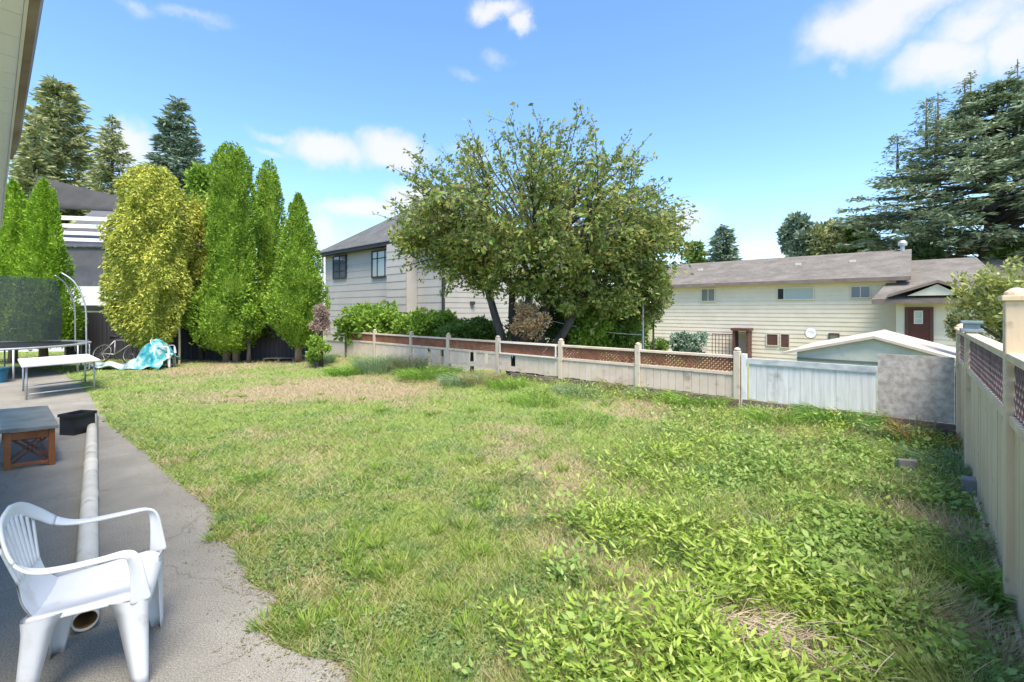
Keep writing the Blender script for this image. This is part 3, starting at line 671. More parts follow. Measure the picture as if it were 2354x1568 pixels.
def conifer(px, Y, ytop, hw, ybase, col, label, n_wh=26, per=9, size=.4, droop=.25, taper=.9, gaps=.1, bare=False, tz=.0, name='conifer_tree', leaders=None, dens=26, up0=.35):
    cx, cy = pd(px, Y); zt = zat(ytop, Y); zb_ = zat(ybase, Y); R = hw * Y / F * cosx(px); gz = -1.4
    t = thing(name, (cx, cy, gz), label, 'tree'); br = MB(); Q = []
    br.tube([(cx, cy, gz), (cx, cy, (gz + zt) / 2), (cx, cy, zt)], [R * .075 + .1, R * .05 + .06, .03], 8)
    for i in range(n_wh):
        tt = (i + random.random() * .6) / n_wh; z = zb_ + (zt - zb_) * tt; L0 = R * ((1 - tt) ** taper) * (1 if tt > .1 else .85) + .15 * size
        for k in range(per):
            if random.random() < gaps: continue
            a = random.random() * 6.283; L = L0 * random.uniform(.65, 1.12); up = up0 * tt - droop * (1 - tt)
            s = Vector((cx, cy, z)); e = s + Vector((math.cos(a) * L, math.sin(a) * L, L * up)); mid = (s + e) / 2 + Vector((0, 0, L * .07)); e.z += L * .06
            if L > .8: br.tube([s, mid, e], [.02 + L * .012, .015 + L * .006, .01], 4, caps=False)
            nn = max(4, int(dens * L / max(size, .2) * .35)); u = rng.random(nn) ** .7
            base = np.outer((1 - u) ** 2, s) + np.outer(2 * u * (1 - u), mid) + np.outer(u ** 2, e)
            sp = L * .22 * (1.05 - u)[:, None] * np.array((1, 1, .25)); base = base + rng.normal(size=(nn, 3)) * (sp * .6 + size * .12)
            dd = np.tile((math.cos(a), math.sin(a), -.15), (nn, 1)) + rng.normal(size=(nn, 3)) * (.55, .55, .3)
            Q.append(leafquads(base, dd, size * (.6 + .7 * rng.random(nn)), size * .28))
    quads_mesh('crown', np.concatenate(Q), leafmat('leaf_' + col, fol_colors(col), .15), t); br.build('trunk', M_bark, t, smooth=True); return t

# ---------------------------------------------------------------- trees on the left
GRPC = 'green cedars at the end of the lawn'
cedar(30, 15.0, 420, 800, 104, 'cedarb', 'bright green cedar behind the trampoline, leftmost of the cedars', leaders=2, n=12000, seed=1, rows=[(420, 5), (470, 38), (560, 80), (680, 100), (760, 104), (800, 70)])
cedar(100, 14.6, 418, 800, 92, 'cedarb', 'bright green cedar beside the left end of the black fence', leaders=2, n=13000, seed=4, rows=[(418, 5), (460, 26), (540, 48), (650, 72), (740, 90), (800, 76)])
cedar(350, 14.4, 385, 800, 108, 'gold', 'golden yellow rounded cedar above the turquoise tarp', leaders=6, n=24000, seed=2, rows=[(385, 25), (400, 48), (430, 74), (480, 92), (560, 104), (650, 104), (710, 96), (750, 74), (780, 50), (800, 20)], droop=.5, trunks=2, size=.115)
bpx('yellow_shrub', 462, 15.6, 430, 700, 44, 5000, 'gold', .13, 'loose yellow green shrub between golden cedar and tall green cedar', clumps=34)
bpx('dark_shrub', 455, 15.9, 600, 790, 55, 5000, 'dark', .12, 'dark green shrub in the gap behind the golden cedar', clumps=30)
cedar(532, 15.3, 336, 812, 92, 'cedar', 'tallest green cedar with a broad low skirt at the end of the lawn', leaders=4, n=24000, seed=3, rows=[(336, 18), (370, 40), (430, 54), (520, 60), (590, 62), (640, 72), (700, 88), (750, 92), (790, 66), (812, 20)], trunks=2)
cedar(618, 16.6, 372, 800, 42, 'cedar', 'slender green cedar behind the two wider ones', leaders=2, n=8000, seed=6, rows=[(372, 8), (410, 26), (480, 36), (560, 42), (650, 40), (800, 36)])
cedar(686, 15.2, 450, 800, 72, 'cedar', 'green cone shaped cedar nearest to the grey house', leaders=2, n=15000, seed=8, rows=[(450, 3), (490, 20), (560, 38), (640, 62), (700, 72), (740, 66), (780, 30), (800, 12)])
bpx('cedar_skirt_shrub', 572, 14.9, 640, 800, 46, 4500, 'cedar', .13, 'green leafy growth filling the gap between the two widest cedars', clumps=26)
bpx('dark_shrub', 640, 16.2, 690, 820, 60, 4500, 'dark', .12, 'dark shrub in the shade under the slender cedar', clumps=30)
bpx('dead_shrub', 738, 13.9, 690, 780, 28, 2600, 'dead', .07, 'dead pinkish brown shrub beside the cone shaped cedar', clumps=22)
bpx('ivy_shrub', 728, 13.6, 770, 835, 32, 2000, 'laurel', .09, 'small leafy green shrub below the dead pinkish one', clumps=16)
conifer(135, 34, 190, 128, 600, 'olive', 'tall olive green conifer behind the shade canopy', n_wh=34, per=13, size=.5, droop=.1, taper=.5, dens=40, up0=.5)
conifer(258, 33, 265, 86, 580, 'olive', 'thin topped olive conifer right of the tall one', n_wh=30, per=10, size=.42, droop=.1, taper=.75, gaps=.15, dens=34)
conifer(80, 31, 262, 80, 600, 'olive', 'bushy olive conifer at the left edge below the eave', n_wh=28, per=9, size=.5, taper=.6, dens=30)
conifer(408, 29, 225, 92, 470, 'spruce', 'dark blue green spruce above the golden cedar', n_wh=22, per=11, size=.42, droop=.05, taper=.75, gaps=.05, dens=34)
bpx('broadleaf_tree', 470, 26, 370, 560, 45, 4500, 'laurel', .3, 'light green tree crown showing behind golden and tall green cedars', 'tree', clumps=30)

# ---------------------------------------------------------------- shrubs behind the back fence
bpx('laurel_shrub', 850, 16.0, 692, 800, 95, 9000, 'laurel', .16, 'bright green shrub behind the left end of the lattice fence', clumps=60, depth=1.0)
bpx('laurel_shrub', 980, 15.0, 705, 800, 90, 8000, 'laurel', .15, 'green shrub below the grey house and its downpipe', clumps=55, depth=1.0)
bpx('laurel_shrub', 1085, 14.0, 722, 800, 85, 7000, 'laureld', .14, 'darker green shrub left of the cherry tree trunk', clumps=50, depth=1.0)
bpx('dead_shrub', 1218, 11.5, 680, 800, 50, 3000, 'deadb', .08, 'dry orange brown bush in front of the cherry trunk', clumps=24)
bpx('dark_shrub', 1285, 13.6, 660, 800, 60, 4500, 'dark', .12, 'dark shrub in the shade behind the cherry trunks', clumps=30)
bpx('wide_shrub', 1350, 15.6, 640, 835, 105, 9000, 'laurel', .15, 'wide green shrub filling the space behind the cherry trunks', clumps=60, depth=1.0)
bpx('wide_shrub', 1450, 15.0, 620, 835, 62, 6500, 'laureld', .15, 'darker green shrub filling in left of the cream house', clumps=46, depth=1.0)
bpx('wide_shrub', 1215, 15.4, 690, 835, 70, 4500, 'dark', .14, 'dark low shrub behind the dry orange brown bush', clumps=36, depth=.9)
bpx('vine_shrub', 1345, 13.0, 665, 825, 70, 8000, 'laurel', .13, 'bright green bush right of the cherry trunk', clumps=46, depth=.9)
bpx('vine_shrub', 1432, 13.2, 640, 825, 55, 7000, 'laureld', .13, 'dark green bush beside the thin trunked young tree', clumps=44, depth=.8)
bpx('young_tree', 1502, 12.6, 600, 755, 45, 2600, 'cherry', .11, 'young tree with thin pale trunk before the cream house', 'tree', clumps=34, tr=.035)
bpx('round_shrub', 1585, 22, 757, 835, 56, 5000, 'spruce', .16, 'dull green round shrub against the cream house wall', clumps=36)
bpx('round_shrub', 1515, 21, 775, 835, 36, 3000, 'laureld', .16, 'low green shrub at the left end of the cream house', clumps=26)

# ---------------------------------------------------------------- cherry tree
def cherry():
    Y0 = 12.4; bx, by = pd(1195, Y0); t = thing('cherry_tree', (bx, by, -.75), 'large spreading tree with several trunks and thinning green brown leaves', 'tree')
    br = MB(); C, Dd, Ls = [], [], []
    crown_c = np.array((pd(1240, Y0)[0], Y0, zat(520, Y0))); R = np.array((3.8, 3.0, 2.15))
    stems = [((-.12, 0), (1118, 655)), ((.0, .1), (1178, 655)), ((.12, 0), (1262, 670)), ((.16, -.1), (1330, 690)), ((.05, -.15), (1225, 640))]
    def leaf_along(p0, p1, n, sz=1.0, sp=.05):
        u = rng.random(n); P = np.outer(1 - u, p0) + np.outer(u, p1) + rng.normal(size=(n, 3)) * sp
        d = unit(np.tile(np.array(p1) - np.array(p0), (n, 1))) * .5 + rng.normal(size=(n, 3)) * .55 + (0, 0, -.25); C.append(P); Dd.append(d); Ls.append((.06 + .12 * rng.random(n) ** 1.3) * sz)
    ends = []
    for (ox, oy), (tx, ty) in stems:
        s = Vector((bx + ox * .8, by + oy, -.75)); e = Vector((pd(tx, Y0)[0], Y0 + oy * 3, zat(ty, Y0))); m1 = s.lerp(e, .5) + Vector((random.uniform(-.1, .1), 0, -.05))
        br.tube([s, s.lerp(m1, .5) + Vector((.02, 0, .05)), m1, m1.lerp(e, .5) + Vector((random.uniform(-.08, .08), 0, 0)), e], [.16, .14, .12, .105, .09], 9); ends.append(e)
    targ = []
    for i in range(30):                                     # limb ends spread over the crown
        g = i * 2.39996; v = (i + .5) / 30; el = math.asin(min(1, v * 1.25 - .25)); d = Vector((math.cos(g) * math.cos(el), math.sin(g) * math.cos(el), math.sin(el)))
        targ.append(d)
    for d in targ:
        e = Vector(crown_c) + Vector((d.x * R[0], d.y * R[1], d.z * R[2])) * random.uniform(.58, .78)
        s = min(ends, key=lambda q: (q - e).length + random.random() * .8); mid = s.lerp(e, .5) + Vector((random.gauss(0, .15), random.gauss(0, .15), random.uniform(-.1, .25)))
        path = [s, s.lerp(mid, .5), mid, mid.lerp(e, .5) + Vector((0, 0, .08)), e]; br.tube(path, [.075, .06, .048, .036, .026], 7)
        for k in range(15 if d.z < .4 else 11):
            u = random.uniform(.25, 1); q = s.lerp(e, u) if u > .5 else mid.lerp(e, u); q = mid.lerp(e, random.uniform(-.3, 1))
            dd = (Vector((d.x, d.y, d.z * .8)) + Vector((random.gauss(0, .5), random.gauss(0, .5), random.gauss(.12, .4)))).normalized(); L = random.uniform(.7, 1.7)
            q2 = q + dd * L; qm = q.lerp(q2, .5) + Vector((0, 0, .06)); br.tube([q, qm, q2], [.018, .012, .006], 4, caps=False)
            nl = 10 if d.z > .3 else 13; leaf_along(q, qm, nl, 1.0, .08); leaf_along(qm, q2, nl + 8, 1.0, .05)
            for j in range(4 if d.z < .5 else 3):
                f = random.uniform(.2, 1); w = q.lerp(q2, f); d3 = (dd + Vector((random.gauss(0, .55), random.gauss(0, .55), random.gauss(.0, .45)))).normalized(); L3 = random.uniform(.3, .75); w2 = w + d3 * L3
                br.tube([w, w2], [.007, .003], 3, caps=False); leaf_along(w, w2, 13, 1.0, .045)
    # long bare-ended whips that leave the crown
    for (px, py) in [(885, 460), (900, 385), (935, 350), (1000, 320), (1090, 290), (1165, 270), (1215, 280), (1295, 250), (1330, 262), (1370, 268), (1455, 295), (1485, 322), (1500, 345), (1555, 400), (1600, 450), (1595, 490), (1590, 520), (1480, 380), (1040, 335), (940, 420), (960, 500), (1600, 540), (1440, 330), (1310, 300), (870, 500), (905, 430), (920, 540), (1570, 430), (1610, 465), (1605, 510), (1520, 395), (1540, 480), (980, 360), (1060, 300), (1130, 300)]:
        e = Vector((pd(px, Y0)[0], Y0 + random.uniform(-.8, .8), zat(py, Y0))); cc = Vector(crown_c) + Vector((0, 0, -.6)); s = cc.lerp(e, random.uniform(.42, .55)); mid = s.lerp(e, .5) + Vector((0, 0, -.12))
        br.tube([cc.lerp(s, .5), s, mid, e], [.04, .028, .016, .005], 5, caps=False); leaf_along(s, mid, 36, 1, .09); leaf_along(mid, e, 34, .95, .045)
        for j in range(5):
            w = mid.lerp(e, random.random() * .8 - .2); d3 = ((e - mid).normalized() + Vector((random.gauss(0, .5), random.gauss(0, .4), random.gauss(.1, .4)))).normalized(); w2 = w + d3 * random.uniform(.3, .65); br.tube([w, w2], [.007, .003], 3, caps=False); leaf_along(w, w2, 17, .95, .04)
    # dense low interior
    P, E = blob_points(np.array((crown_c[0] + .1, Y0, zat(600, Y0))), np.array((3.2, 2.0, 1.05)), 9000, 90, .24); C.append(P); Dd.append(E + rng.normal(size=P.shape) * .6); Ls.append(.09 + .06 * rng.random(len(P)))
    for (px, py, rx, rz, nn) in ((1060, 590, .75, .5, 2600), (1120, 640, .55, .35, 1600), (960, 560, .7, .35, 1500), (1430, 620, .9, .5, 3200), (1330, 650, .6, .4, 1800), (1500, 560, .7, .5, 1800), (1200, 560, 1.2, .6, 3500), (1300, 700, .7, .35, 1800), (1400, 690, .6, .4, 1800), (1215, 660, .5, .3, 900), (1500, 640, .4, .5, 1200)):
        P, E = blob_points(np.array((pd(px, Y0)[0], Y0 - .3, zat(py, Y0))), np.array((rx, .9, rz)), nn, 16, .4); C.append(P); Dd.append(E + rng.normal(size=P.shape) * .6); Ls.append(.09 + .06 * rng.random(len(P)))
    C = np.concatenate(C); Dd = np.concatenate(Dd); Ls = np.concatenate(Ls)
    q = leafquads(C, Dd, Ls, Ls * .48)
    quads_mesh('crown', q, leafmat('leaf_cherry', fol_colors('cherry'), .42, patch=(.55, .5, (.26, .17, .06), .28)), t)
    br.build('trunk', M_bark, t, smooth=True)
cherry()

# ---------------------------------------------------------------- far trees on the right
conifer(1600, 60, 555, 26, 620, 'laureld', 'small pointed green tree behind the left end of the cream roof', n_wh=14, per=9, size=.8, dens=30, taper=.6)
conifer(1663, 58, 520, 38, 640, 'spruce', 'blue green spruce rising behind the cream roof', n_wh=18, per=11, size=.8, dens=34, taper=.6)
bpx('broadleaf_tree', 1830, 48, 490, 620, 42, 4500, 'spruce', .6, 'dark green tree, left one of the pair behind the cream roof', 'tree', clumps=30)
bpx('broadleaf_tree', 1900, 47, 492, 620, 60, 6000, 'olive', .6, 'brownish green round tree behind the cream roof', 'tree', clumps=36)
bpx('broadleaf_tree', 1975, 46, 515, 620, 60, 5000, 'laureld', .55, 'lighter green tree between round tree and big cedar', 'tree', clumps=34)
def big_cedar():
    Y = 36.; cx, cy = pd(2262, Y); t = thing('blue_cedar_tree', (cx, cy, -1.4), 'huge blue green cedar with layered branches and several tops', 'tree'); br = MB(); Q = []
    S = Y / F
    br.tube([(cx, cy, -1.4), (cx + .3, cy, 4), (cx + 1, cy, 10), (cx + 1.6, cy, 17)], [1.0, .8, .5, .1], 10)
    # outline: half-width to the left (px) per picture row
    rows = [(175, 10), (230, 60), (280, 120), (330, 175), (380, 215), (420, 265), (460, 300), (500, 285), (540, 260), (575, 270)]
    z_ = [zat(r, Y) for r, _ in rows]; hw_ = [h * S for _, h in rows]
    def spray(s, e, n, size, droop=.1):
        L = (e - s).length; a = math.atan2(e.y - s.y, e.x - s.x); u = rng.random(n) ** .75
        base = np.outer(1 - u, s) + np.outer(u, e) + rng.normal(size=(n, 3)) * (np.array((.17, .17, .03)) * L * (1.1 - u)[:, None] + .06)
        dd = np.tile((math.cos(a), math.sin(a), -droop), (n, 1)) + rng.normal(size=(n, 3)) * (.6, .6, .2)
        Q.append(leafquads(base, dd, size * (.6 + .8 * rng.random(n)), size * .30, nrm=np.tile((0, 0, 1.), (n, 1)), jit=1.2))
    for i in range(330):
        z = random.uniform(zat(588, Y), zat(200, Y)); hw = float(np.interp(-z, [-q for q in z_], hw_)); a = random.random() * 6.283; L = hw * random.uniform(.72, 1.06)
        if L < .5: continue
        s = Vector((cx + .8, cy, z - L * .08)); e = s + Vector((math.cos(a) * L, math.sin(a) * L, L * random.uniform(.0, .12)))
        br.tube([s, s.lerp(e, .5), e], [.05 + L * .012, .03 + L * .006, .015], 5, caps=False)
        for k in range(int(2 + L * 1.0)):
            u = random.uniform(.25, 1) ** .8; q = s.lerp(e, u); aa = a + random.choice((-1, 1)) * random.uniform(.3, 1.0); l2 = L * .28 * (1.15 - u) + .5
            spray(q, q + Vector((math.cos(aa) * l2, math.sin(aa) * l2, random.uniform(-.1, .15))), 20, .46)
        spray(s.lerp(e, .75), e, 22, .46)
    for (px, py, hh) in [(2168, 205, 90), (2188, 195, 90), (2222, 178, 120), (2262, 150, 160), (2290, 160, 160), (2320, 190, 160), (2345, 170, 160), (2128, 255, 90), (2112, 290, 60), (2375, 180, 150)]:
        x = pd(px, Y)[0]; zt = zat(py, Y); zb_ = zat(py + hh * 1.5, Y); yy = cy + random.uniform(-2, 2); br.tube([(x, yy, zb_), (x, yy, zt)], [.12, .03], 5)
        for k in range(60):
            u = random.random(); z = zb_ + (zt - zb_) * u; l = (1 - u) * 1.5 + .25; a = random.random() * 6.28; s = Vector((x, yy, z)); spray(s, s + Vector((math.cos(a) * l, math.sin(a) * l, l * .15)), 9, .34)
    q = np.concatenate(Q); quads_mesh('crown', q, leafmat('leaf_bluecedar', fol_colors('bluecedar'), .15), t); br.build('trunk', M_bark, t, smooth=True)
big_cedar()
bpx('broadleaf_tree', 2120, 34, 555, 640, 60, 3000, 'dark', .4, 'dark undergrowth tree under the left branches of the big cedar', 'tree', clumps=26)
bpx('broadleaf_tree', 2330, 33, 560, 640, 60, 3000, 'laureld', .4, 'green tree under the right branches of the big cedar', 'tree', clumps=26)
bpx('overhanging_shrub', 2300, 7.6, 575, 800, 105, 3600, 'yellowg', .10, 'sprawling yellow green shrub rising behind the tall right fence', clumps=110, lw=.45, depth=1.0, spread=.15)
bpx('overhanging_shrub', 2205, 7.9, 700, 790, 38, 1500, 'olive', .09, 'grey green shrub tips left of the blue grey post cap', clumps=22)

# ---------------------------------------------------------------- house builders
def siding(fr, u0, u1, w, z0, z1, step, lap=.018, sgn=-1):
    m = MB(); n = max(1, round((z1 - z0) / step)); st = (z1 - z0) / n
    for i in range(n):
        a = z0 + i * st; b = a + st; wo, wi = w + sgn * lap, w
        m.add([fr(u0, wo, a), fr(u1, wo, a), fr(u1, wi, b), fr(u0, wi, b), fr(u0, wi, a), fr(u1, wi, a)], [(0, 1, 2, 3), (4, 5, 1, 0)])
    return m
def window(parent, fr, u0, u1, w, z0, z1, fm, gm, bars=(), hbars=(), ft=.05, sgn=-1, name='window'):
    m = MB(); a, b = w + sgn * .03, w + sgn * .085; lo, hi = min(a, b), max(a, b)
    m.box(fr, u0, u1, lo, hi, z0, z0 + ft); m.box(fr, u0, u1, lo, hi, z1 - ft, z1); m.box(fr, u0, u0 + ft, lo, hi, z0 + ft, z1 - ft); m.box(fr, u1 - ft, u1, lo, hi, z0 + ft, z1 - ft)
    for x in bars: q = u0 + (u1 - u0) * x; m.box(fr, q - .02, q + .02, lo + .005, hi - .005, z0 + ft, z1 - ft)
    for x in hbars: q = z0 + (z1 - z0) * x; m.box(fr, u0 + ft, u1 - ft, lo + .008, hi - .008, q - .02, q + .02)
    f = m.build(name, fm, parent)
    MB().box(fr, u0 + ft * .5, u1 - ft * .5, min(w + sgn * .046, w + sgn * .056), max(w + sgn * .046, w + sgn * .056), z0 + ft * .5, z1 - ft * .5).build('pane', gm, f); return f
def slab(pts, th): return MB().prism(pts, (0, 0, th))
def shingle(name, c0, c1, stops=(.3, .7)):
    if name in MATS: return MATS[name]
    m, t, o = nodemat(name); b = t.nodes.new('ShaderNodeBsdfPrincipled'); t.links.new(b.outputs[0], o.inputs[0])
    c = mramp(t, mnoise(t, 1.1, 8, rough=.7, stretch=(1, 1, 2.5)), [(stops[0], c0), (stops[1], c1)])
    tcn = t.nodes.new('ShaderNodeTexCoord'); sx = t.nodes.new('ShaderNodeSeparateXYZ'); t.links.new(tcn.outputs['Object'], sx.inputs[0])
    wv_ = t.nodes.new('ShaderNodeMath'); wv_.operation = 'MULTIPLY'; wv_.inputs[1].default_value = 1 / .09; t.links.new(sx.outputs[2], wv_.inputs[0])
    fr = t.nodes.new('ShaderNodeMath'); fr.operation = 'FRACT'; t.links.new(wv_.outputs[0], fr.inputs[0])
    ln = mramp(t, fr.outputs[0], [(0, (.62, .62, .62)), (.2, (1, 1, 1))]); c = mmix(t, .8, c, ln, 'MULTIPLY')
    c = mmix(t, .5, c, mramp(t, mnoise(t, 7, 3, rough=.8), [(.35, (.7, .7, .7)), (.65, (1.2, 1.2, 1.2))]), 'MULTIPLY')
    t.links.new(c, b.inputs['Base Color']); b.inputs['Roughness'].default_value = .95; b.inputs['Specular IOR Level'].default_value = .1; MATS[name] = m; return m

# grey house behind the shrubs
M_gs = solid('grey_siding', [(.3, (.45, .425, .385)), (.7, (.51, .48, .435))], 1.2, .8)
M_gtrim = solid('charcoal_trim', [(.3, (.035, .036, .04)), (.7, (.05, .05, .055))], 3, .5)
M_groof = shingle('charcoal_shingle', (.09, .092, .09), (.155, .157, .152))
P0 = pd(1022, 17.27); GH = Frame(P0, D2, D1)                 # s to the left and away, w to the right and away
gh = thing('grey_house', GH(4, 3, -1.2), 'two storey grey house with charcoal hip roof behind the back fence', 'house')
LG = GH.at(748); EV = 4.47
siding(GH, 0, LG, 0, 0.2, EV, .30, .012).build('front_wall', M_gs, gh)
SF = Frame(P0, D1, -D2)                                     # side wall seen receding to the right
siding(SF, 0, 9, 0, .2, EV, .20, .010, 1).build('side_wall', M_gs, gh)
MB().box(GH, 0.03, LG - .03, .03, 8.97, -1.4, EV).build('house_core', M_gs, gh)
MB().box(GH, -.35, LG + .35, -.35, 9.3, EV + .002, EV + .05).build('soffit', M_gtrim, gh)
m = MB(); m.box(GH, -.38, LG + .38, -.38, -.3505, EV - .03, EV + .16); m.box(GH, -.38, -.3505, -.35, 9.3, EV - .03, EV + .16); m.build('gutter', M_gtrim, gh)
zp = 7.05; ap = 5.6; bp_ = 3.0; e = .42
A, B, C_, D_ = [GH(u, w, EV + .12) for u, w in ((-e, -e), (LG + e, -e), (LG + e, 9 + e), (-e, 9 + e))]; R1, R2 = GH(ap, bp_, zp), GH(ap, bp_ + 4, zp)
m = MB(); m.add([A, B, C_, D_, R1, R2], [(0, 1, 4), (1, 2, 5, 4), (2, 3, 5), (3, 0, 4, 5), (0, 3, 2, 1)]); m.build('roof', M_groof, gh)
ub, uw = GH.at(960), GH.at(915)                              # boxed bay with its shaded side
siding(GH, ub, uw, -.55, 1.65, EV - .05, .30, .012).build('bay_wall', M_gs, gh)
MB().box(GH, ub + .0, uw - .0, -.535, -.02, 1.64, EV - .04).build('bay', M_gs, gh)
MB().box(GH, ub - .01, uw + .01, -.57, -.02, 1.52, 1.635).build('bay_base', M_gtrim, gh)
for px, w_ in ((911, -.02), (1022, -.02)):
    u = GH.at(px); MB().box(GH, u - .045, u + .045, w_ - .09, w_, 0, EV).build('downpipe', M_gtrim, gh)
M_gl = glass('window_glass', (.10, .12, .13), .05); M_glc = glass('curtained_glass', (.42, .47, .45), .15)
def wpx(parent, fr, x0, x1, y0, y1, fm, gm, w=0, **k):
    ua, ub_ = fr.at(x0, w), fr.at(x1, w); um = (ua + ub_) / 2; Ym = fr(um, w, 0)[1]
    return window(parent, fr, min(ua, ub_), max(ua, ub_), w, zat(y1, Ym), zat(y0, Ym), fm, gm, **k)
wpx(gh, GH, 768, 798, 588, 641, M_gtrim, M_gl, bars=(.5,), hbars=(.33, .66))
wpx(gh, GH, 857, 906, 574, 638, M_gtrim, M_glc, bars=(.36, .72), hbars=(.7,), ft=.07)
Yv = SF(2.2, 0, 0)[1]; MB().box(SF, 1.3, 1.5, .02, .10, 1.95, 2.08).build('vent', M_gtrim, gh)
MB().tube([pd(742, 23.5).tolist() + [1], pd(742, 23.5).tolist() + [4.9]], .05, 8).build('corner_pole', M_whitep, gh)

# cream house on the right
M_cs = solid('cream_siding', [(.3, (.66, .575, .44)), (.7, (.74, .655, .52))], 1.5, .75)
M_ct = solid('cream_trim', [(.3, (.58, .53, .42)), (.7, (.66, .61, .50))], 2, .7)
M_brown = solid('brown_paint', [(.3, (.085, .04, .03)), (.7, (.13, .06, .045))], 3, .6)
M_fasc = solid('brown_fascia', [(.3, (.16, .12, .10)), (.7, (.24, .19, .16))], 2, .7)
M_croof = shingle('brown_shingle', (.125, .112, .095), (.23, .21, .18))
CHP = pd(1900, 25.0); CH = Frame(CHP, -D2, D1)               # s to the right and nearer, w away
ch = thing('cream_house', CH(0, 3, -1.5), 'long low cream sided house with weathered brown roof and porch', 'house')
uL, uR = CH.at(1500), CH.at(2060); EC = 3.22
siding(CH, uL, uR, 0, -1.5, EC, .24, .026).build('front_wall', M_cs, ch)
MB().box(CH, uL, uR, .01, 8.9, -1.5, EC - .01).build('house_core', M_ct, ch)
uL2, uR2 = CH.at(1530, -.5), CH.at(2094, -.5)
uL2 = min(uL2, uL - .4)
MB().box(CH, uL2, uR2, -.5, 0, EC - .005, EC + .03).build('soffit', M_ct, ch)
m = MB(); m.box(CH, uL2, uR2, -.53, -.502, EC - .02, EC + .17); m.build('gutter', M_fasc, ch)
zr = 5.2
m = MB(); pr = [CH(0, -.5, EC + .1), CH(0, 4.5, zr), CH(0, 9.5, EC + .1), CH(0, 9.5, EC + .04), CH(0, 4.5, zr - .12), CH(0, -.5, EC + .035)]
off_ = np.array(CH(uL2, 0, 0)) - np.array(CH(0, 0, 0)); vec = np.array(CH(uR2, 0, 0)) - np.array(CH(uL2, 0, 0)); m.prism([tuple(np.array(p) + off_) for p in pr], tuple(vec))
rfm = m.build('roof', M_croof, ch)
MB().add([CH(uR, 0, EC), CH(uR, 9, EC), CH(uR, 4.5, zr - .12)], [(0, 1, 2)]).build('gable_wall', M_cs, ch)
for px, py in ((1610, 622), (1835, 606), (1960, 602)):
    u = CH.at(px, 2.6); c0 = CH(u, 2.6, EC + .1 + (zr - EC - .1) * 3.1 / 5); m = MB(); m.box(Frame(c0[:2], -D2, D1), -.14, .14, -.12, .12, c0[2] - .03, c0[2] + .13); m.build('roof_vent', M_ct, rfm)
u = CH.at(2075, 4.3); c0 = CH(u, 4.3, zr - .1); MB().lathe(c0, [(.10, 0), (.10, .25), (.2, .3), (.22, .45), (.12, .6)], 12).build('turbine_vent', M_steel, rfm)
M_sg = glass('shaded_glass', (.16, .18, .15), .08)
wpx(ch, CH, 1612, 1645, 663, 694, M_ct, M_sg, bars=(.5,), ft=.06)
wpx(ch, CH, 1786, 1872, 661, 690, M_ct, M_glc, bars=(.2,), ft=.06)
ua, ub_ = CH.at(1789), CH.at(1803); Ym = CH(ua, 0, 0)[1]; MB().box(CH, ua, ub_, -.068, -.058, zat(688, Ym), zat(663, Ym)).build('open_sash', M_black, ch)
wpx(ch, CH, 1955, 2002, 657, 686, M_ct, glass('grey_glass', (.20, .22, .24), .08), bars=(.5,), ft=.05)
wpx(ch, CH, 1762, 1790, 767, 795, M_ct, M_brown, ft=.04)
wpx(ch, CH, 1794, 1816, 767, 800, M_ct, M_brown, ft=.04)
wpx(ch, CH, 1905, 1930, 766, 790, M_brown, M_sg, ft=.05)
# basement entry with brown frame
ua, ub_ = CH.at(1686, -.7), CH.at(1722, -.7); Ym = CH(ua, -.7, 0)[1]
en = MB(); en.box(CH, ua, ua + .12, -.9, -.1, -1.5, zat(760, Ym)); en.box(CH, ub_ - .12, ub_, -.9, -.1, -1.5, zat(760, Ym)); en.box(CH, ua - .08, ub_ + .08, -.98, -.1, zat(760, Ym) + .003, zat(754, Ym)); en.build('entry_frame', M_brown, ch)
ua2, ub2 = ua - 1.2, ua - .02
m = MB(); m.box(CH, ua2, ub2, -.85, -.8, zat(768, Ym) - .06, zat(768, Ym)); 
for k in range(7): q = ua2 + (ub2 - ua2) * k / 6.; m.box(CH, q, q + .03, -.84, -.81, -1.5, zat(768, Ym) - .062)
m.build('railing', M_brown, ch)
c0 = CH(CH.at(1863, -.5), -.5, zat(766, 26)); m = MB(); m.lathe((0, 0, 0), [(.02, 0), (.18, .02), (.28, .07), (.29, .08), (.18, .035), (.02, .02)], 18); dish = m.build('satellite_dish', M_steel, None, smooth=True)
dish.location = c0; dish.rotation_euler = (math.radians(70), 0, math.radians(-25)); attach(dish, ch); 
# right part of the house with the porch
PW = -1.6; u3, u4 = CH.at(2062, PW), CH.at(2260, PW); EP = zat(697, CH(CH.at(2050, PW), PW, 0)[1])
siding(CH, u3, u4, PW, -1.5, EP, .24, .03).build('porch_wall', M_cs, ch)
MB().box(CH, u3, u4 + 3, PW + .02, 8, -1.5, EP).build('wing_core', M_ct, ch)
e0, e1 = CH.at(2004, PW - .7), CH.at(2222, PW - .7)
m = MB(); m.box(CH, e0, e1 + .6, PW - .7, PW, EP + .0, EP + .05); m.build('porch_soffit', M_fasc, ch)
m = MB(); m.box(CH, e0, e1 + .6, PW - .73, PW - .702, EP - .03, EP + .14); m.build('porch_gutter', M_fasc, ch)
zr2 = EP + 2.35; e2 = e1 + 1.6
m = MB(); pr = [CH(e0, PW - .7, EP + .12), CH(e2, PW - .7, EP + .12), CH(e2 - .9, PW + 5.2, zr2), CH(e0 + 1.2, PW + 5.2, zr2)]; m.prism(pr, (0, 0, .06)); m.build('wing_roof', M_croof, ch)
gu = CH.at(2155, PW - .6); ggl, ggr = CH.at(2040, PW - .75), CH.at(2262, PW - .75); Yg = CH(gu, PW - .7, 0)[1]; zg0 = zat(679, Yg); zg1 = zat(650, Yg)
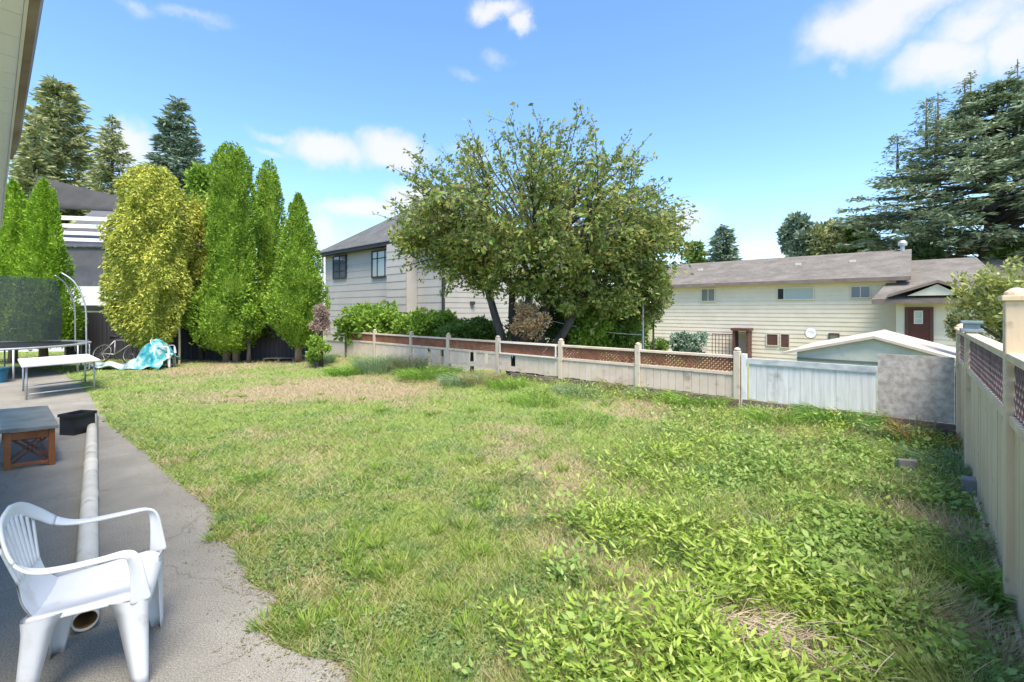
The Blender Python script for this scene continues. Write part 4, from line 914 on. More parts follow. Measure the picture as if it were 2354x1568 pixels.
m = MB(); m.prism([CH(ggl + .7, PW - .72, zg0), CH(ggr - .7, PW - .72, zg0), CH(gu, PW - .72, zg1 - .06)], tuple(D1 * .3) + (0,)); m.build('porch_gable', M_ct, ch)
m = MB(); dv_ = tuple(D1 * 4.2) + (0,)
m.prism([CH(ggl, PW - .85, zg0 - .06), CH(gu, PW - .85, zg1), CH(gu, PW - .85, zg1 + .12), CH(ggl, PW - .85, zg0 + .06)], dv_); m.prism([CH(gu + .001, PW - .85, zg1), CH(ggr, PW - .85, zg0 - .06), CH(ggr, PW - .85, zg0 + .06), CH(gu + .001, PW - .85, zg1 + .12)], dv_); m.build('porch_gable_roof', M_fasc, ch)
d0, d1_ = CH.at(2080, PW), CH.at(2146, PW); Yd = CH(d0, PW, 0)[1]; zd0, zd1 = -1.3, zat(706, Yd)
m = MB(); m.box(CH, d0, d0 + .12, PW - .1, PW - .02, zd0, zd1); m.box(CH, d1_ - .12, d1_, PW - .1, PW - .02, zd0, zd1); m.box(CH, d0 + .12, d1_ - .12, PW - .1, PW - .02, zd1 - .08, zd1); door_f = m.build('door_frame', M_brown, ch)
dr = MB().box(CH, d0 + .12, d1_ - .12, PW - .07, PW - .022, zd0, zd1 - .08).build('door', solid('dark_red_door', [(.3, (.07, .02, .015)), (.7, (.10, .03, .022))], 3, .4), ch)
window(dr, CH, d0 + .32, d1_ - .36, PW - .05, zat(744, Yd), zat(714, Yd), M_ct, M_glc, hbars=(.4,), ft=.05)
MB().box(CH, u3 - .03, u3 + .28, PW - .06, PW - .021, -1.5, EP).build('corner_board', M_ct, ch)
# roof of another house at the far right edge
FH = Frame(pd(2262, 30), -D2, D1); fh = thing('far_house', FH(2, 3, -1.4), 'pale house roof showing behind the yellow green shrub', 'house')
MB().box(FH, 0, 7, .1, 6, -1.4, zat(655, 30)).build('wall', M_ct, fh); z_a, z_b = zat(655, 30), zat(605, 33)
MB().prism([FH(-.5, -.5, z_a), FH(7.5, -.5, z_a), FH(7.5, 3, z_b), FH(-.5, 3, z_b)], (0, 0, .08)).build('roof', M_croof, fh)

# shed beyond the back fence
SHF = Frame(BF(0, 0, 0)[:2], D2, D1); w0 = 2.2
ua, ub_, uc = SHF.at(2215, w0), SHF.at(1812, w0), SHF.at(2010, w0)
Y = lambda u: SHF(u, w0, 0)[1]
za, zb2, zc = zat(813, Y(ua)), zat(813, Y(ub_)), zat(778, Y(uc))
sh = thing('garden_shed', SHF(uc, w0, -.9), 'pale green grey shed with low gable roof behind the plywood', 'shed')
M_shed = solid('pale_green_boards', [(.3, (.46, .46, .36)), (.7, (.58, .58, .47))], 3, .85, .2, 20, dirt=(3, .6, (.33, .31, .26)))
ze = min(za, zb2)
MB().prism([SHF(ua + .1, w0, -1.0), SHF(ub_ - .15, w0, -1.0), SHF(ub_ - .15, w0, ze - .02 + (zc - ze + .02) * .25 / (ub_ + .1 - uc) - .004), SHF(uc, w0, zc - .004), SHF(ua + .1, w0, ze - .02 + (zc - ze + .02) * .2 / (uc - ua + .1) - .004)], tuple(D1 * 3) + (0,)).build('walls', M_shed, sh)
m = MB(); rv = tuple(D1 * 3.5) + (0,)
for (p, q, zp_, zq) in ((ua - .1, uc, ze - .02, zc), (uc + .001, ub_ + .1, zc, ze - .02)):
    m.prism([SHF(p, w0 - .09, zp_), SHF(q, w0 - .09, zq), SHF(q, w0 - .09, zq + .045), SHF(p, w0 - .09, zp_ + .045)], rv)
m.build('roof', solid('pale_felt', [(.3, (.46, .38, .30)), (.7, (.58, .50, .41))], 4, .85), sh)
MB().box(SHF, ua + .1, ub_ - .15, w0 - .03, w0 - .003, ze - .09, ze - .06).build('trim_strip', solid('dark_green_trim', [(.3, (.10, .13, .10)), (.7, (.14, .17, .14))], 3, .8), sh)

# ---------------------------------------------------------------- neighbour's covered deck on the left
M_beam = solid('white_beam', [(.3, (.86, .86, .85)), (.7, (.90, .90, .89))], 2, .6)
NB = Frame(pd(190, 19), (1, .12)); nb = thing('neighbour_house', NB(0, 1, 0), 'dark neighbouring house with white beamed deck cover behind the black fence', 'house')
M_ng = solid('dark_grey_cladding', [(.3, (.10, .10, .105)), (.7, (.14, .14, .145))], 2, .8); M_ceil = solid('grey_ceiling', [(.3, (.10, .10, .11)), (.7, (.14, .14, .15))], 2, .8)
MB().box(NB, -5, 3.2, 4.5, 8, -.3, 4.9).build('rear_wall', M_ng, nb)
MB().prism([NB(-5, 4.4, 4.9), NB(3.4, 4.4, 4.9), NB(3.4, 8.4, 8.0), NB(-5, 8.4, 8.0)], (0, 0, .06)).build('rear_roof', M_ceil, nb)
for k, w_ in enumerate((-.55, .75, 2.1, 3.5)):
    zz = 5.60 - .45 * (w_ + .6) / 5.1; MB().prism([NB(-5, w_, zz - .14), NB(3.0, w_, zz - .29), NB(3.0, w_, zz - .13), NB(-5, w_, zz + .02)], tuple(NB.n * .12) + (0,)).build('beam', M_beam, nb)
MB().box(NB, -5, 3.2, .0, .12, 1.78, 2.72).build('deck_parapet', M_whitep, nb)
MB().box(NB, -5, 3.2, .13, 4.4, 1.7, 1.78).build('deck_floor', M_ng, nb)
for u in (-2.4, .9): MB().box(NB, u, u + .12, .0, .12, 2.725, 5.3).build('deck_post', M_ng, nb)
MB().box(NB, -.2, .9, -.02, -.004, 1.78, 1.93).build('opening_shade_plate', M_black, nb)  # black plate on the parapet stands in for the shade inside an opening
MB().box(NB, -5, 3.2, .2, .26, -.3, 1.7).build('lower_wall', M_whitep, nb)
m = MB()
G = []
for i in range(13):
    for j in range(5):
        u = -3.2 + 5.6 * i / 12; v = j / 4; zt_ = 6.72 - .25 * (u + .9) - .12 * math.sin(math.pi * i / 12); zb_ = 5.78 - .03 * u; G.append(NB(u * 1.45 - .6, 3.7 + v * .7, 1.75 + (zb_ + (zt_ - zb_) * v - 1.75) * 1.20 - .02))
m.add(G, [(i * 5 + j, (i + 1) * 5 + j, (i + 1) * 5 + j + 1, i * 5 + j + 1) for i in range(12) for j in range(4)])
o = m.build('shade_canopy', solid('grey_canvas', [(.3, (.045, .045, .043)), (.7, (.065, .065, .062))], 2, .85), None, smooth=True); sm = o.modifiers.new('thickness', 'SOLIDIFY'); sm.thickness = .02; tag(o, 'dark grey sagging shade canopy above the white beams', 'canopy')
for k, u in enumerate((.2, .75)):                              # things on the deck
    c0 = NB(u, .7, 1.78); t = thing('patio_chair', c0, ('dark chair at the left on the neighbour deck', 'dark chair at the right on the neighbour deck')[k], 'chair', 'chairs on the neighbour deck'); fr = Frame(c0[:2], (1, .1)); z = 1.78
    MB().box(fr, -.22, .22, -.2, .2, z + .42, z + .47).build('seat', M_black, t); MB().box(fr, -.22, .22, .2, .24, z + .5, z + 1.15).build('backrest', M_black, t)
    for a in (-.2, .2):
        for b in (-.18, .18): MB().box(fr, a - .015, a + .015, b - .015, b + .015, z, z + .42).build('leg', M_black, t)
# black panel fence
KF = Frame(pd(150, 15.9), (1, -.02)); kf = thing('black_fence', KF(1, 0, 0), 'black panel fence behind the bicycle and turquoise tarp', 'fence')
M_kf = solid('black_fence_paint', [(.3, (.035, .033, .04)), (.7, (.055, .052, .06))], 4, .7, .2, 20, stretch=(1, 1, .2))
for k in range(6):
    a = k * 1.5; MB().box(KF, a, a + 1.42, -.02, .02, .02, 1.66).build('panel', M_kf, kf); MB().box(KF, a + 1.425, a + 1.495, -.04, .04, 0, 1.72).build('post', M_kf, kf)
    m = MB()
    for q in range(9): m.box(KF, a + .08 + q * .155, a + .1 + q * .155, -.032, -.0205, .05, 1.63)
    m.build('battens', M_kf, kf)

# ---------------------------------------------------------------- own house: eave overhead at the left
SE = Frame((-1.575, 1.48), D2, D1)                            # s away along the eave, w outward (to the right)
oh = thing('white_house', SE(0, -2, 0), 'near house at the left edge with white soffit and brown gutter overhead', 'house')
M_sof = solid('vinyl_soffit', [(.3, (.78, .78, .75)), (.7, (.84, .84, .81))], 2, .6)
m = MB(); S0 = -.08; s_ = S0
ZS = 2.75
while s_ < 6.1: m.box(SE, s_, min(s_ + .196, 6.15), -.62, 0, ZS, ZS + .015); s_ += .2
m.build('soffit', M_sof, oh)
MB().box(SE, S0, 6.15, -.62, .0, ZS + .016, ZS + .05).build('soffit_backing', M_ct, oh)
MB().box(SE, S0, 6.2, .001, .010, ZS - .012, ZS + .10).build('fascia', solid('cream_fascia', [(.3, (.68, .65, .58)), (.7, (.76, .73, .66))], 3, .7), oh)
gm = MB()
for q in range(8):                                          # gutter in short lengths, its lower edge tapering to the closed end
    a, b = S0 + q * .30, S0 + (q + 1) * .30; k0, k1 = (1, 1) if q < 7 else (1, .45)
    gm.add([SE(a, .011, ZS - .01), SE(a, .011 + .024 * k0, ZS - .006), SE(a, .011 + .036 * k0, ZS + .04), SE(a, .011 + .036 * k0, ZS + .065), SE(a, .011, ZS + .065),
            SE(b, .011, ZS - .01), SE(b, .011 + .024 * k1, ZS - .006), SE(b, .011 + .036 * k1, ZS + .04), SE(b, .011 + .036 * k1, ZS + .065), SE(b, .011, ZS + .065)],
           [(0, 1, 6, 5), (1, 2, 7, 6), (2, 3, 8, 7), (3, 4, 9, 8)] + ([(5, 6, 7, 8, 9)] if q == 7 else []) + ([(4, 3, 2, 1, 0)] if q == 0 else []))
gm.build('gutter', solid('brown_gutter', [(.3, (.15, .10, .07)), (.7, (.34, .27, .21))], 3, .55), oh)
MB().prism([SE(S0, .012, ZS + .103), SE(S0, -4, ZS + 1.7), SE(S0, -4, ZS + 1.78), SE(S0, .012, ZS + .125)], tuple(D2 * 6.55) + (0,)).build('roof', M_groof, oh)
siding(SE, S0 + .1, 6.05, -.62, .1, ZS, .2, .015, 1).build('wall', M_sof, oh)
MB().box(SE, S0 + .1, 6.0, -4, -.66, -.1, ZS).build('foundation', M_conc, oh)
MB().prism([SE(6.12, -4, ZS), SE(6.12, .0, ZS + .06), SE(6.12, .0, ZS + .15), SE(6.12, -4, ZS + 1.65)], tuple(D2 * .04) + (0,)).build('rake_board', M_ct, oh)

# ---------------------------------------------------------------- plastic chair
def sweep(path, wid, th, wvec, n=10):
    """band along path; wvec = direction of its width at every point; rounded section"""
    P = [Vector(p) for p in path]; vs = []; m = len(P)
    sec = [(-1, -.2), (-.92, .7), (-.5, 1), (.5, 1), (.92, .7), (1, -.2), (.8, -.9), (.6, -.55), (-.6, -.55), (-.8, -.9)]
    for i, p in enumerate(P):
        t = (P[min(i + 1, m - 1)] - P[max(i - 1, 0)]).normalized(); w = Vector(wvec[i]); w = (w - t * w.dot(t)).normalized(); u = w.cross(t).normalized()
        for a, b in sec: vs.append(p + w * a * wid[i] / 2 + u * b * th / 2)
    k = len(sec); fs = [(i * k + j, i * k + (j + 1) % k, (i + 1) * k + (j + 1) % k, (i + 1) * k + j) for i in range(m - 1) for j in range(k)] + [tuple(range(k))[::-1], tuple((m - 1) * k + j for j in range(k))]
    mb = MB(); mb.add(vs, fs); return mb
def catmull(pts, n=6):
    P = [np.array(p, float) for p in pts]; o = []
    for i in range(len(P) - 1):
        a = P[max(i - 1, 0)]; b = P[i]; c = P[i + 1]; d = P[min(i + 2, len(P) - 1)]
        for k in range(n): t = k / n; o.append(.5 * ((2 * b) + (-a + c) * t + (2 * a - 5 * b + 4 * c - d) * t * t + (-a + 3 * b - 3 * c + d) * t ** 3))
    o.append(P[-1]); return o
def plastic_chair(loc, rz, label):
    t = thing('plastic_chair', (0, 0, 0), label, 'chair')
    def sub(o, l=1): s = o.modifiers.new('smooth', 'SUBSURF'); s.levels = l; s.render_levels = l; return o
    # seat: dished grid with rolled front lip
    ny, nx = 17, 17; G = []
    for i in range(nx):
        u = i / (nx - 1); x = -.205 + .43 * u
        for j in range(ny):
            v = j / (ny - 1) * 2 - 1; hw = .185 + .05 * u; y = v * hw
            z = .405 + .025 * u - .020 * math.exp(-((u - .35) / .35) ** 2) * (1 - v * v) - .045 * max(0, (u - .84) / .16) ** 2 + .012 * abs(v) ** 4
            G.append((x, y, z))
    # skirt round the edge
    ring = [i * ny for i in range(nx)] + [(nx - 1) * ny + j for j in range(1, ny)] + [i * ny + ny - 1 for i in range(nx - 2, -1, -1)] + [j for j in range(ny - 2, 0, -1)]
    nb_ = len(G); low = []
    for r in ring:
        x, y, z = G[r]; low.append((x * 1.0 + (.006 if x > .2 else 0), y * 1.03, z - .035))
    fs = [(i * ny + j, (i + 1) * ny + j, (i + 1) * ny + j + 1, i * ny + j + 1) for i in range(nx - 1) for j in range(ny - 1)]
    # small drain slot near the rear right
    q = len(ring); fs += [(ring[k], nb_ + k, nb_ + (k + 1) % q, ring[(k + 1) % q]) for k in range(q)]
    m = MB(); m.add(G + low, fs); o = m.build('seat', M_white, t, smooth=True); s = o.modifiers.new('thickness', 'SOLIDIFY'); s.thickness = .005; s.offset = -1; sub(o)
    # rim: arms + arch of the back in one band, cut into armrests and back rim
    half = [(.205, .255, .40), (.195, .262, .52), (.182, .268, .605), (.150, .272, .642), (.06, .275, .640), (-.06, .272, .636), (-.15, .262, .645), (-.215, .238, .680), (-.262, .185, .745), (-.295, .105, .805), (-.305, 0, .828)]
    wv_h = [(-1, .2, .15), (-1, .2, .15), (-.8, .5, -.3), (-.25, 1, -.2), (0, 1, 0), (0, 1, 0), (0, 1, .1), (.1, .85, .4), (.1, .75, .75), (0, .45, .95), (0, 0, 1)]
    wd_h = [.085, .060, .052, .050, .050, .050, .050, .052, .058, .064, .066]
    hp = catmull(half, 5); hw_ = catmull(wv_h, 5); hd = [float(x[0]) for x in catmull([(w, 0) for w in wd_h], 5)]
    ca = 5 * 7                                              # armrest from the leg to the foot of the arch
    for sg in (1, -1):
        pth = [(p[0], sg * p[1], p[2]) for p in hp[:ca + 1]]; wvv = [(w[0], sg * w[1], w[2]) for w in hw_[:ca + 1]]
        sub(sweep(pth, hd[:ca + 1], .018, wvv).build('armrest', M_white, t, smooth=True))
    arch = [(p[0], p[1], p[2]) for p in hp[ca:]] + [(p[0], -p[1], p[2]) for p in hp[ca:-1][::-1]]; aw = [tuple(w) for w in hw_[ca:]] + [(w[0], -w[1], w[2]) for w in hw_[ca:-1][::-1]]
    aw = [(w[0], w[1] if i < len(hp) - ca else w[1], w[2]) for i, w in enumerate(aw)]
    ad = hd[ca:] + hd[ca:-1][::-1]
    m = sweep(arch, ad, .016, [Vector((w[0], w[1], w[2])) for w in aw])
    # back slats fan from the lumbar panel to the arch
    ns = 9
    def backx(z, y): return -.205 - .10 * (max(z - .40, 0) / .43) ** .9 + .25 * y * y
    for k in range(ns):
        v = (k - (ns - 1) / 2) / ((ns - 1) / 2); yt = v * .175; yb = v * .115; zt = .828 - .03 - 1.75 * (abs(yt) ** 2) * 1.4 - .006
        pth = []
        for q in range(9):
            f = q / 8; z = .545 + (zt + .015 - .545) * f; y = yb + (yt - yb) * f; pth.append((backx(z, y), y, z))
        w = .0155 + .005 * (1 - abs(v)); m2 = sweep(pth, [w * 1.35] * 9, .009, [(0, 1, 0)] * 9); b = len(m.v); m.v += m2.v; m.f += [tuple(b + i for i in f_) for f_ in m2.f]
    # lumbar panel
    G = []; gx, gz_ = 15, 9
    for i in range(gz_):
        f = i / (gz_ - 1); z = .385 + .175 * f; hw2 = .175 - .045 * f if f < .5 else .1525 - .0 * f
        hw2 = .18 - .05 * math.sin(f * math.pi * .5)
        for j in range(gx): y = (j / (gx - 1) * 2 - 1) * hw2; G.append((backx(z, y) + (.03 * (1 - f) ** 3) + .0025 * math.cos(y / .1 * 6.283 * 2.4), y, z))
    b = len(m.v); m.add(G, [(i * gx + j, i * gx + j + 1, (i + 1) * gx + j + 1, (i + 1) * gx + j) for i in range(gz_ - 1) for j in range(gx - 1)])
    m.add([(x - .007, y, z) for x, y, z in G], [(i * gx + j, (i + 1) * gx + j, (i + 1) * gx + j + 1, i * gx + j + 1) for i in range(gz_ - 1) for j in range(gx - 1)])
    m.build('backrest', M_white, t, smooth=True)
    # legs: folded tapering channels
    for fx, sg in ((1, 1), (1, -1), (-1, 1), (-1, -1)):
        lv = []; secn = 7
        for i in range(9):
            f = i / 8; z = .415 * (1 - f)
            if fx > 0: cx_, cy_ = .185 + .025 * f, sg * (.215 + .012 * f)
            else: cx_, cy_ = -.165 - .045 * f, sg * (.180 + .045 * f)
            w = (.062 - .034 * f) if fx > 0 else (.055 - .030 * f); w += .012 * (1 - min(1, f * 5)) ** 2
            d = .05 - .026 * f; r = w * .35
            pts = [(-w * fx * 1.35, d * .45), (-w * fx * .5, d * .95), (w * fx * .30, d * .95), (w * fx * .62, d * .7), (w * fx * .70, d * .2), (w * fx * .62, -d * .5), (w * fx * .5, -d * 1.25)]
            outer = [(cx_ + a, cy_ + sg * b, z) for a, b in pts]; inner = [(cx_ + a * .82 - .0 * fx, cy_ + sg * (b - .006), z) for a, b in pts]
            lv.append((outer, inner))
        V = []; 
        for o_, i_ in lv: V += o_ + i_
        k = secn * 2; fs = []
        for i in range(8):
            for j in range(secn - 1):
                fs.append((i * k + j, i * k + j + 1, (i + 1) * k + j + 1, (i + 1) * k + j)); fs.append((i * k + secn + j, (i + 1) * k + secn + j, (i + 1) * k + secn + j + 1, i * k + secn + j + 1))
            fs.append((i * k, (i + 1) * k, (i + 1) * k + secn, i * k + secn)); fs.append((i * k + secn - 1, i * k + k - 1, (i + 1) * k + k - 1, (i + 1) * k + secn - 1))
        e_ = 8 * k; fs += [(e_ + j, e_ + j + 1, e_ + secn + j + 1, e_ + secn + j) for j in range(secn - 1)]
        mm = MB(); mm.add(V, fs); mm.build('leg', M_white, t, smooth=True)
    t.location = (loc[0], loc[1], loc[2] if len(loc) > 2 else 0); t.rotation_euler = (0, 0, rz); return t
chair = plastic_chair((-2.02, 2.235), math.radians(30.5), 'white plastic garden armchair in the foreground beside the long pipe')
def copy_thing(src, loc, rot, label):
    r = src.copy(); COL.objects.link(r); r.location = loc; r.rotation_euler = rot; r['label'] = label
    for ch_ in list(src.children):
        c = ch_.copy(); COL.objects.link(c); c.parent = r
        for g in list(ch_.children): d = g.copy(); COL.objects.link(d); d.parent = c
    return r
# second white chair under the tarp
p2 = gp(372, 848); ch2 = copy_thing(chair, (p2[0] - .05, p2[1] + .15, .02), (0, 0, math.radians(20)), 'white plastic chair half covered by the turquoise tarp under the golden cedar')

# ---------------------------------------------------------------- long pipe
pa, pb_ = gp(196, 1452), gp(213, 958); r = .057
M_pipe = solid('aged_white_pipe', [(.3, (.60, .55, .44)), (.7, (.74, .69, .58))], 5, .55, dirt=(6, .58, (.38, .36, .30)))
d = Vector((pb_[0] - pa[0], pb_[1] - pa[1], 0)); L = d.length; d.normalize(); sd = Vector((-d.y, d.x, 0))
m = MB(); n = 44; rings = []
def cring(s, rr): return [Vector((pa[0], pa[1], r + .002)) + d * s + sd * rr * math.cos(2 * math.pi * k / n) + Vector((0, 0, rr * math.sin(2 * math.pi * k / n))) for k in range(n)]
seq = [(0.012, r), (1.4, r), (2.2, r), (2.21, r * 1.07), (2.34, r * 1.07), (2.35, r), (3.4, r), (3.41, r * 1.05), (3.5, r * 1.05), (3.51, r), (L, r), (L, r * .86), (0.4, r * .86), (0.0, r * .88), (0.0, r * .97), (.012, r)]
V = []; 
for s_, rr in seq: V += cring(s_, rr)
m.add(V, [(i * n + k, i * n + (k + 1) % n, (i + 1) * n + (k + 1) % n, (i + 1) * n + k) for i in range(len(seq) - 1) for k in range(n)])
pt = thing('long_pipe', (pa[0], pa[1], 0), 'long off white drain pipe lying on the asphalt behind the chair', 'pipe')
m.build('pipe_wall', M_pipe, pt, smooth=True)
m = MB(); V = cring(.35, r * .855) + cring(.02, r * .872); m.add(V, [(k, (k + 1) % n, n + (k + 1) % n, n + k) for k in range(n)]); m.build('stained_inside', solid('rust_stain', [(.3, (.30, .15, .05)), (.7, (.45, .28, .13))], 6, .8), pt, smooth=True)

# ---------------------------------------------------------------- wooden bench with grey top
wA = gp(8, 1083); wB = gp(127, 1068); dirb = (wB - wA) / np.linalg.norm(wB - wA); WBf = Frame(wA, dirb, D2)
M_or = solid('orange_brown_wood', [(.3, (.26, .085, .03)), (.7, (.42, .16, .06))], 6, .5, stretch=(1, 1, .4))
wl = np.linalg.norm(wB - wA); dp = 1.5; wt = thing('wooden_bench', WBf(wl / 2, dp / 2, 0), 'orange brown wooden bench with grey top and crossed slats', 'bench')
hz = .41
for u in (0, wl - .055):
    for w in (0, dp - .055): MB().box(WBf, u, u + .055, w, w + .055, 0, hz).build('leg', M_or, wt, bevel=.004)
m = MB()
for w in (.01, dp - .04): m.box(WBf, .056, wl - .056, w, w + .025, hz - .09, hz - .01); m.box(WBf, .056, wl - .056, w, w + .025, .03, .06)
for u in (.01, wl - .04): m.box(WBf, u, u + .025, .056, dp - .056, hz - .09, hz - .01); m.box(WBf, u, u + .025, .056, dp - .056, .03, .06)
m.build('rails', M_or, wt, bevel=.002)
m = MB()
for w in (.022,):
    for du in (-.035, .035):
        m.bar(WBf(wl * .5 - .17 + du, w, .062), WBf(wl * .5 + .10 + du, w, hz - .092), .012, .022); m.bar(WBf(wl * .5 + .17 + du, w + .013, .062), WBf(wl * .5 - .10 + du, w + .013, hz - .092), .012, .022)
m.build('crossed_slats', solid('dark_slats', [(.3, (.10, .045, .025)), (.7, (.17, .07, .04))], 5, .6), wt)
MB().box(WBf, -.03, wl + .03, -.03, dp + .03, hz + .002, hz + .045).build('top', solid('grey_vinyl', [(.3, (.17, .165, .15)), (.7, (.36, .35, .32))], 5, .3, spec=.5, detail=6), wt, bevel=.008)

# black crate
cB = gp(157, 1000); KB = Frame(cB, (1, -.15)); kb = thing('black_crate', (cB[0], cB[1], 0), 'small black plastic crate behind the wooden bench', 'crate')
m = MB(); z = .28; m.box(KB, -.12, .12, -.02, .0, .02, z); m.box(KB, -.12, .12, .24, .26, .02, z); m.box(KB, -.12, -.10, .001, .239, .02, z); m.box(KB, .10, .12, .001, .239, .02, z); m.box(KB, -.12, .12, -.02, .26, .0, .019); m.build('body', M_black, kb)
m = MB(); m.box(KB, -.135, .135, -.035, -.021, z - .03, z + .01); m.box(KB, -.135, .135, .261, .275, z - .03, z + .01); m.box(KB, -.135, -.121, -.0209, .2609, z - .03, z + .01); m.box(KB, .121, .135, -.0209, .2609, z - .03, z + .01); m.build('rim', M_black, kb)

# ---------------------------------------------------------------- white folding table
T = [np.array((-9.30, 8.69)), np.array((-8.80, 9.80)), np.array((-10.30, 10.94)), np.array((-10.9, 9.9))]
tc_ = sum(T) / 4; TF = Frame(T[0], T[1] - T[0], D2); tl = np.linalg.norm(T[1] - T[0]); td = 1.85
tt = thing('folding_table', TF(tl / 2, td / 2, 0), 'white folding table with thin metal legs in front of the trampoline', 'table')
tb = MB(); tb.box(TF, 0, tl, 0, td, .645, .69); tb.build('tabletop', M_whitep, tt, bevel=.012)
def lleg(u, w): return MB().tube([TF(u, w, .0), TF(u, w, .64)], .016, 8)
for u in (.08, tl - .08):
    for w in (.22, td - .22): lleg(u, w).build('leg', M_steel, tt, smooth=True)
for w in (.22, td - .22): MB().tube([TF(.09, w, .10), TF(tl - .09, w, .10)], .012, 8).build('crossbar', M_steel, tt, smooth=True)

# ---------------------------------------------------------------- trampoline
tcx, tcy, tr_ = -13.95, 12.3, 1.95
tp = thing('trampoline', (tcx, tcy, 0), 'round trampoline with dark safety net at the left edge', 'trampoline')
circ = lambda r_, z, n=48: [(tcx + r_ * math.cos(2 * math.pi * k / n), tcy + r_ * math.sin(2 * math.pi * k / n), z) for k in range(n)]
MB().tube(circ(tr_, .78), .028, 8, closed=True).build('frame_ring', M_steel, tp, smooth=True)
m = MB(); m.add(circ(tr_ - .22, .76), [tuple(range(48))]); m.build('jumping_mat', M_black, tp)
m = MB(); a, b = circ(tr_ - .03, .80), circ(tr_ - .27, .79); m.add(a + b, [(k, (k + 1) % 48, 48 + (k + 1) % 48, 48 + k) for k in range(48)]); m.build('edge_pad', solid('blue_grey_pad', [(.3, (.10, .12, .15)), (.7, (.17, .19, .22))], 3, .6), tp)
for k in range(6):
    q = k * math.pi / 3 + .35; ux, uy = math.cos(q), math.sin(q); tx, ty = -uy, ux; R_ = tr_
    m = MB(); m.tube([(tcx + ux * R_ + tx * .3, tcy + uy * R_ + ty * .3, .76), (tcx + ux * R_ + tx * .3, tcy + uy * R_ + ty * .3, .03), (tcx + ux * R_ - tx * .3, tcy + uy * R_ - ty * .3, .03), (tcx + ux * R_ - tx * .3, tcy + uy * R_ - ty * .3, .76)], .022, 8); m.build('leg', M_steel, tp, smooth=True)
    px_, py_ = tcx + ux * (R_ + .06), tcy + uy * (R_ + .06)
    m = MB(); m.tube(catmull([(px_, py_, .45), (px_, py_, 1.2), (px_ - ux * .03, py_ - uy * .03, 1.9), (px_ - ux * .25, py_ - uy * .25, 2.5), (px_ - ux * .55, py_ - uy * .55, 2.78)], 5), .02, 8); m.build('net_pole', M_steel, tp, smooth=True)
mn, t_, o_ = nodemat('safety_net'); bs = t_.nodes.new('ShaderNodeBsdfPrincipled'); bs.inputs['Base Color'].default_value = (.04, .05, .06, 1); bs.inputs['Roughness'].default_value = .8
tr2 = t_.nodes.new('ShaderNodeBsdfTransparent'); ms = t_.nodes.new('ShaderNodeMixShader'); ms.inputs[0].default_value = .42; t_.links.new(tr2.outputs[0], ms.inputs[1]); t_.links.new(bs.outputs[0], ms.inputs[2]); t_.links.new(ms.outputs[0], o_.inputs[0])
m = MB(); a, b, c2 = circ(tr_ - .62, .82), circ(tr_ - .60, 1.8), circ(tr_ - .72, 2.62); m.add(a + b + c2, [(l * 48 + k, l * 48 + (k + 1) % 48, (l + 1) * 48 + (k + 1) % 48, (l + 1) * 48 + k) for l in range(2) for k in range(48)]); m.build('safety_net', mn, tp, smooth=True)

# ---------------------------------------------------------------- bicycle against the black fence
def bicycle():
    c = gp(262, 836); fr = Frame(c, (1, -.05)); t = thing('bicycle', (c[0], c[1], 0), 'dark bicycle with pale frame lying against the black fence', 'bicycle'); lean = .35
    def P(u, h, w=0): return fr(u, w + lean * h, h * .93 + .01)
    for u0 in (-.52, .52):
        ring = [P(u0 + .32 * math.cos(q * math.pi / 12), .33 + .32 * math.sin(q * math.pi / 12)) for q in range(24)]
        wh = MB().tube(ring, .02, 8, closed=True).build('wheel', M_black, t, smooth=True); ring = [P(u0 + .295 * math.cos(q * math.pi / 12), .33 + .295 * math.sin(q * math.pi / 12)) for q in range(24)]
        MB().tube(ring, .009, 6, closed=True).build('rim', M_steel, wh, smooth=True); m = MB()
        for q in range(14): a = q * math.pi / 7; m.tube([P(u0, .33), P(u0 + .29 * math.cos(a), .33 + .29 * math.sin(a))], .002, 3)
        m.build('spokes', M_steel, wh)
    m = MB(); bb = P(-.08, .30); st = P(-.22, .78); hd_ = P(.36, .80); ht = P(.40, .68); rw = P(-.52, .33); fw = P(.52, .33)
    for a, b in ((bb, st), (st, hd_), (bb, ht), (bb, rw), (st, rw), (hd_, ht)): m.tube([a, b], .018, 8)
    m.build('frame', M_steel, t, smooth=True); m = MB(); m.tube([ht, fw], .015, 8); m.build('fork', M_black, t)
    m = MB(); m.tube([hd_, P(.34, .95)], .014, 8); h_ = P(.34, .95); m.tube([Vector(h_) + Vector((.02, -.27, .02)), h_, Vector(h_) + Vector((.02, .27, .02))], .012, 8); m.build('handlebar', M_steel, t, smooth=True)
    m = MB(); m.tube([st, P(-.25, .88)], .012, 8); m.tube([P(-.40, .89), P(-.30, .905), P(-.14, .895)], [.07, .05, .015], 8); m.build('saddle', M_black, t, smooth=True)
    q = Vector(bb); MB().tube([q + Vector((0, .04, 0)), q + Vector((.14, .05, -.08))], .010, 6).build('crank', M_black, t)
bicycle()

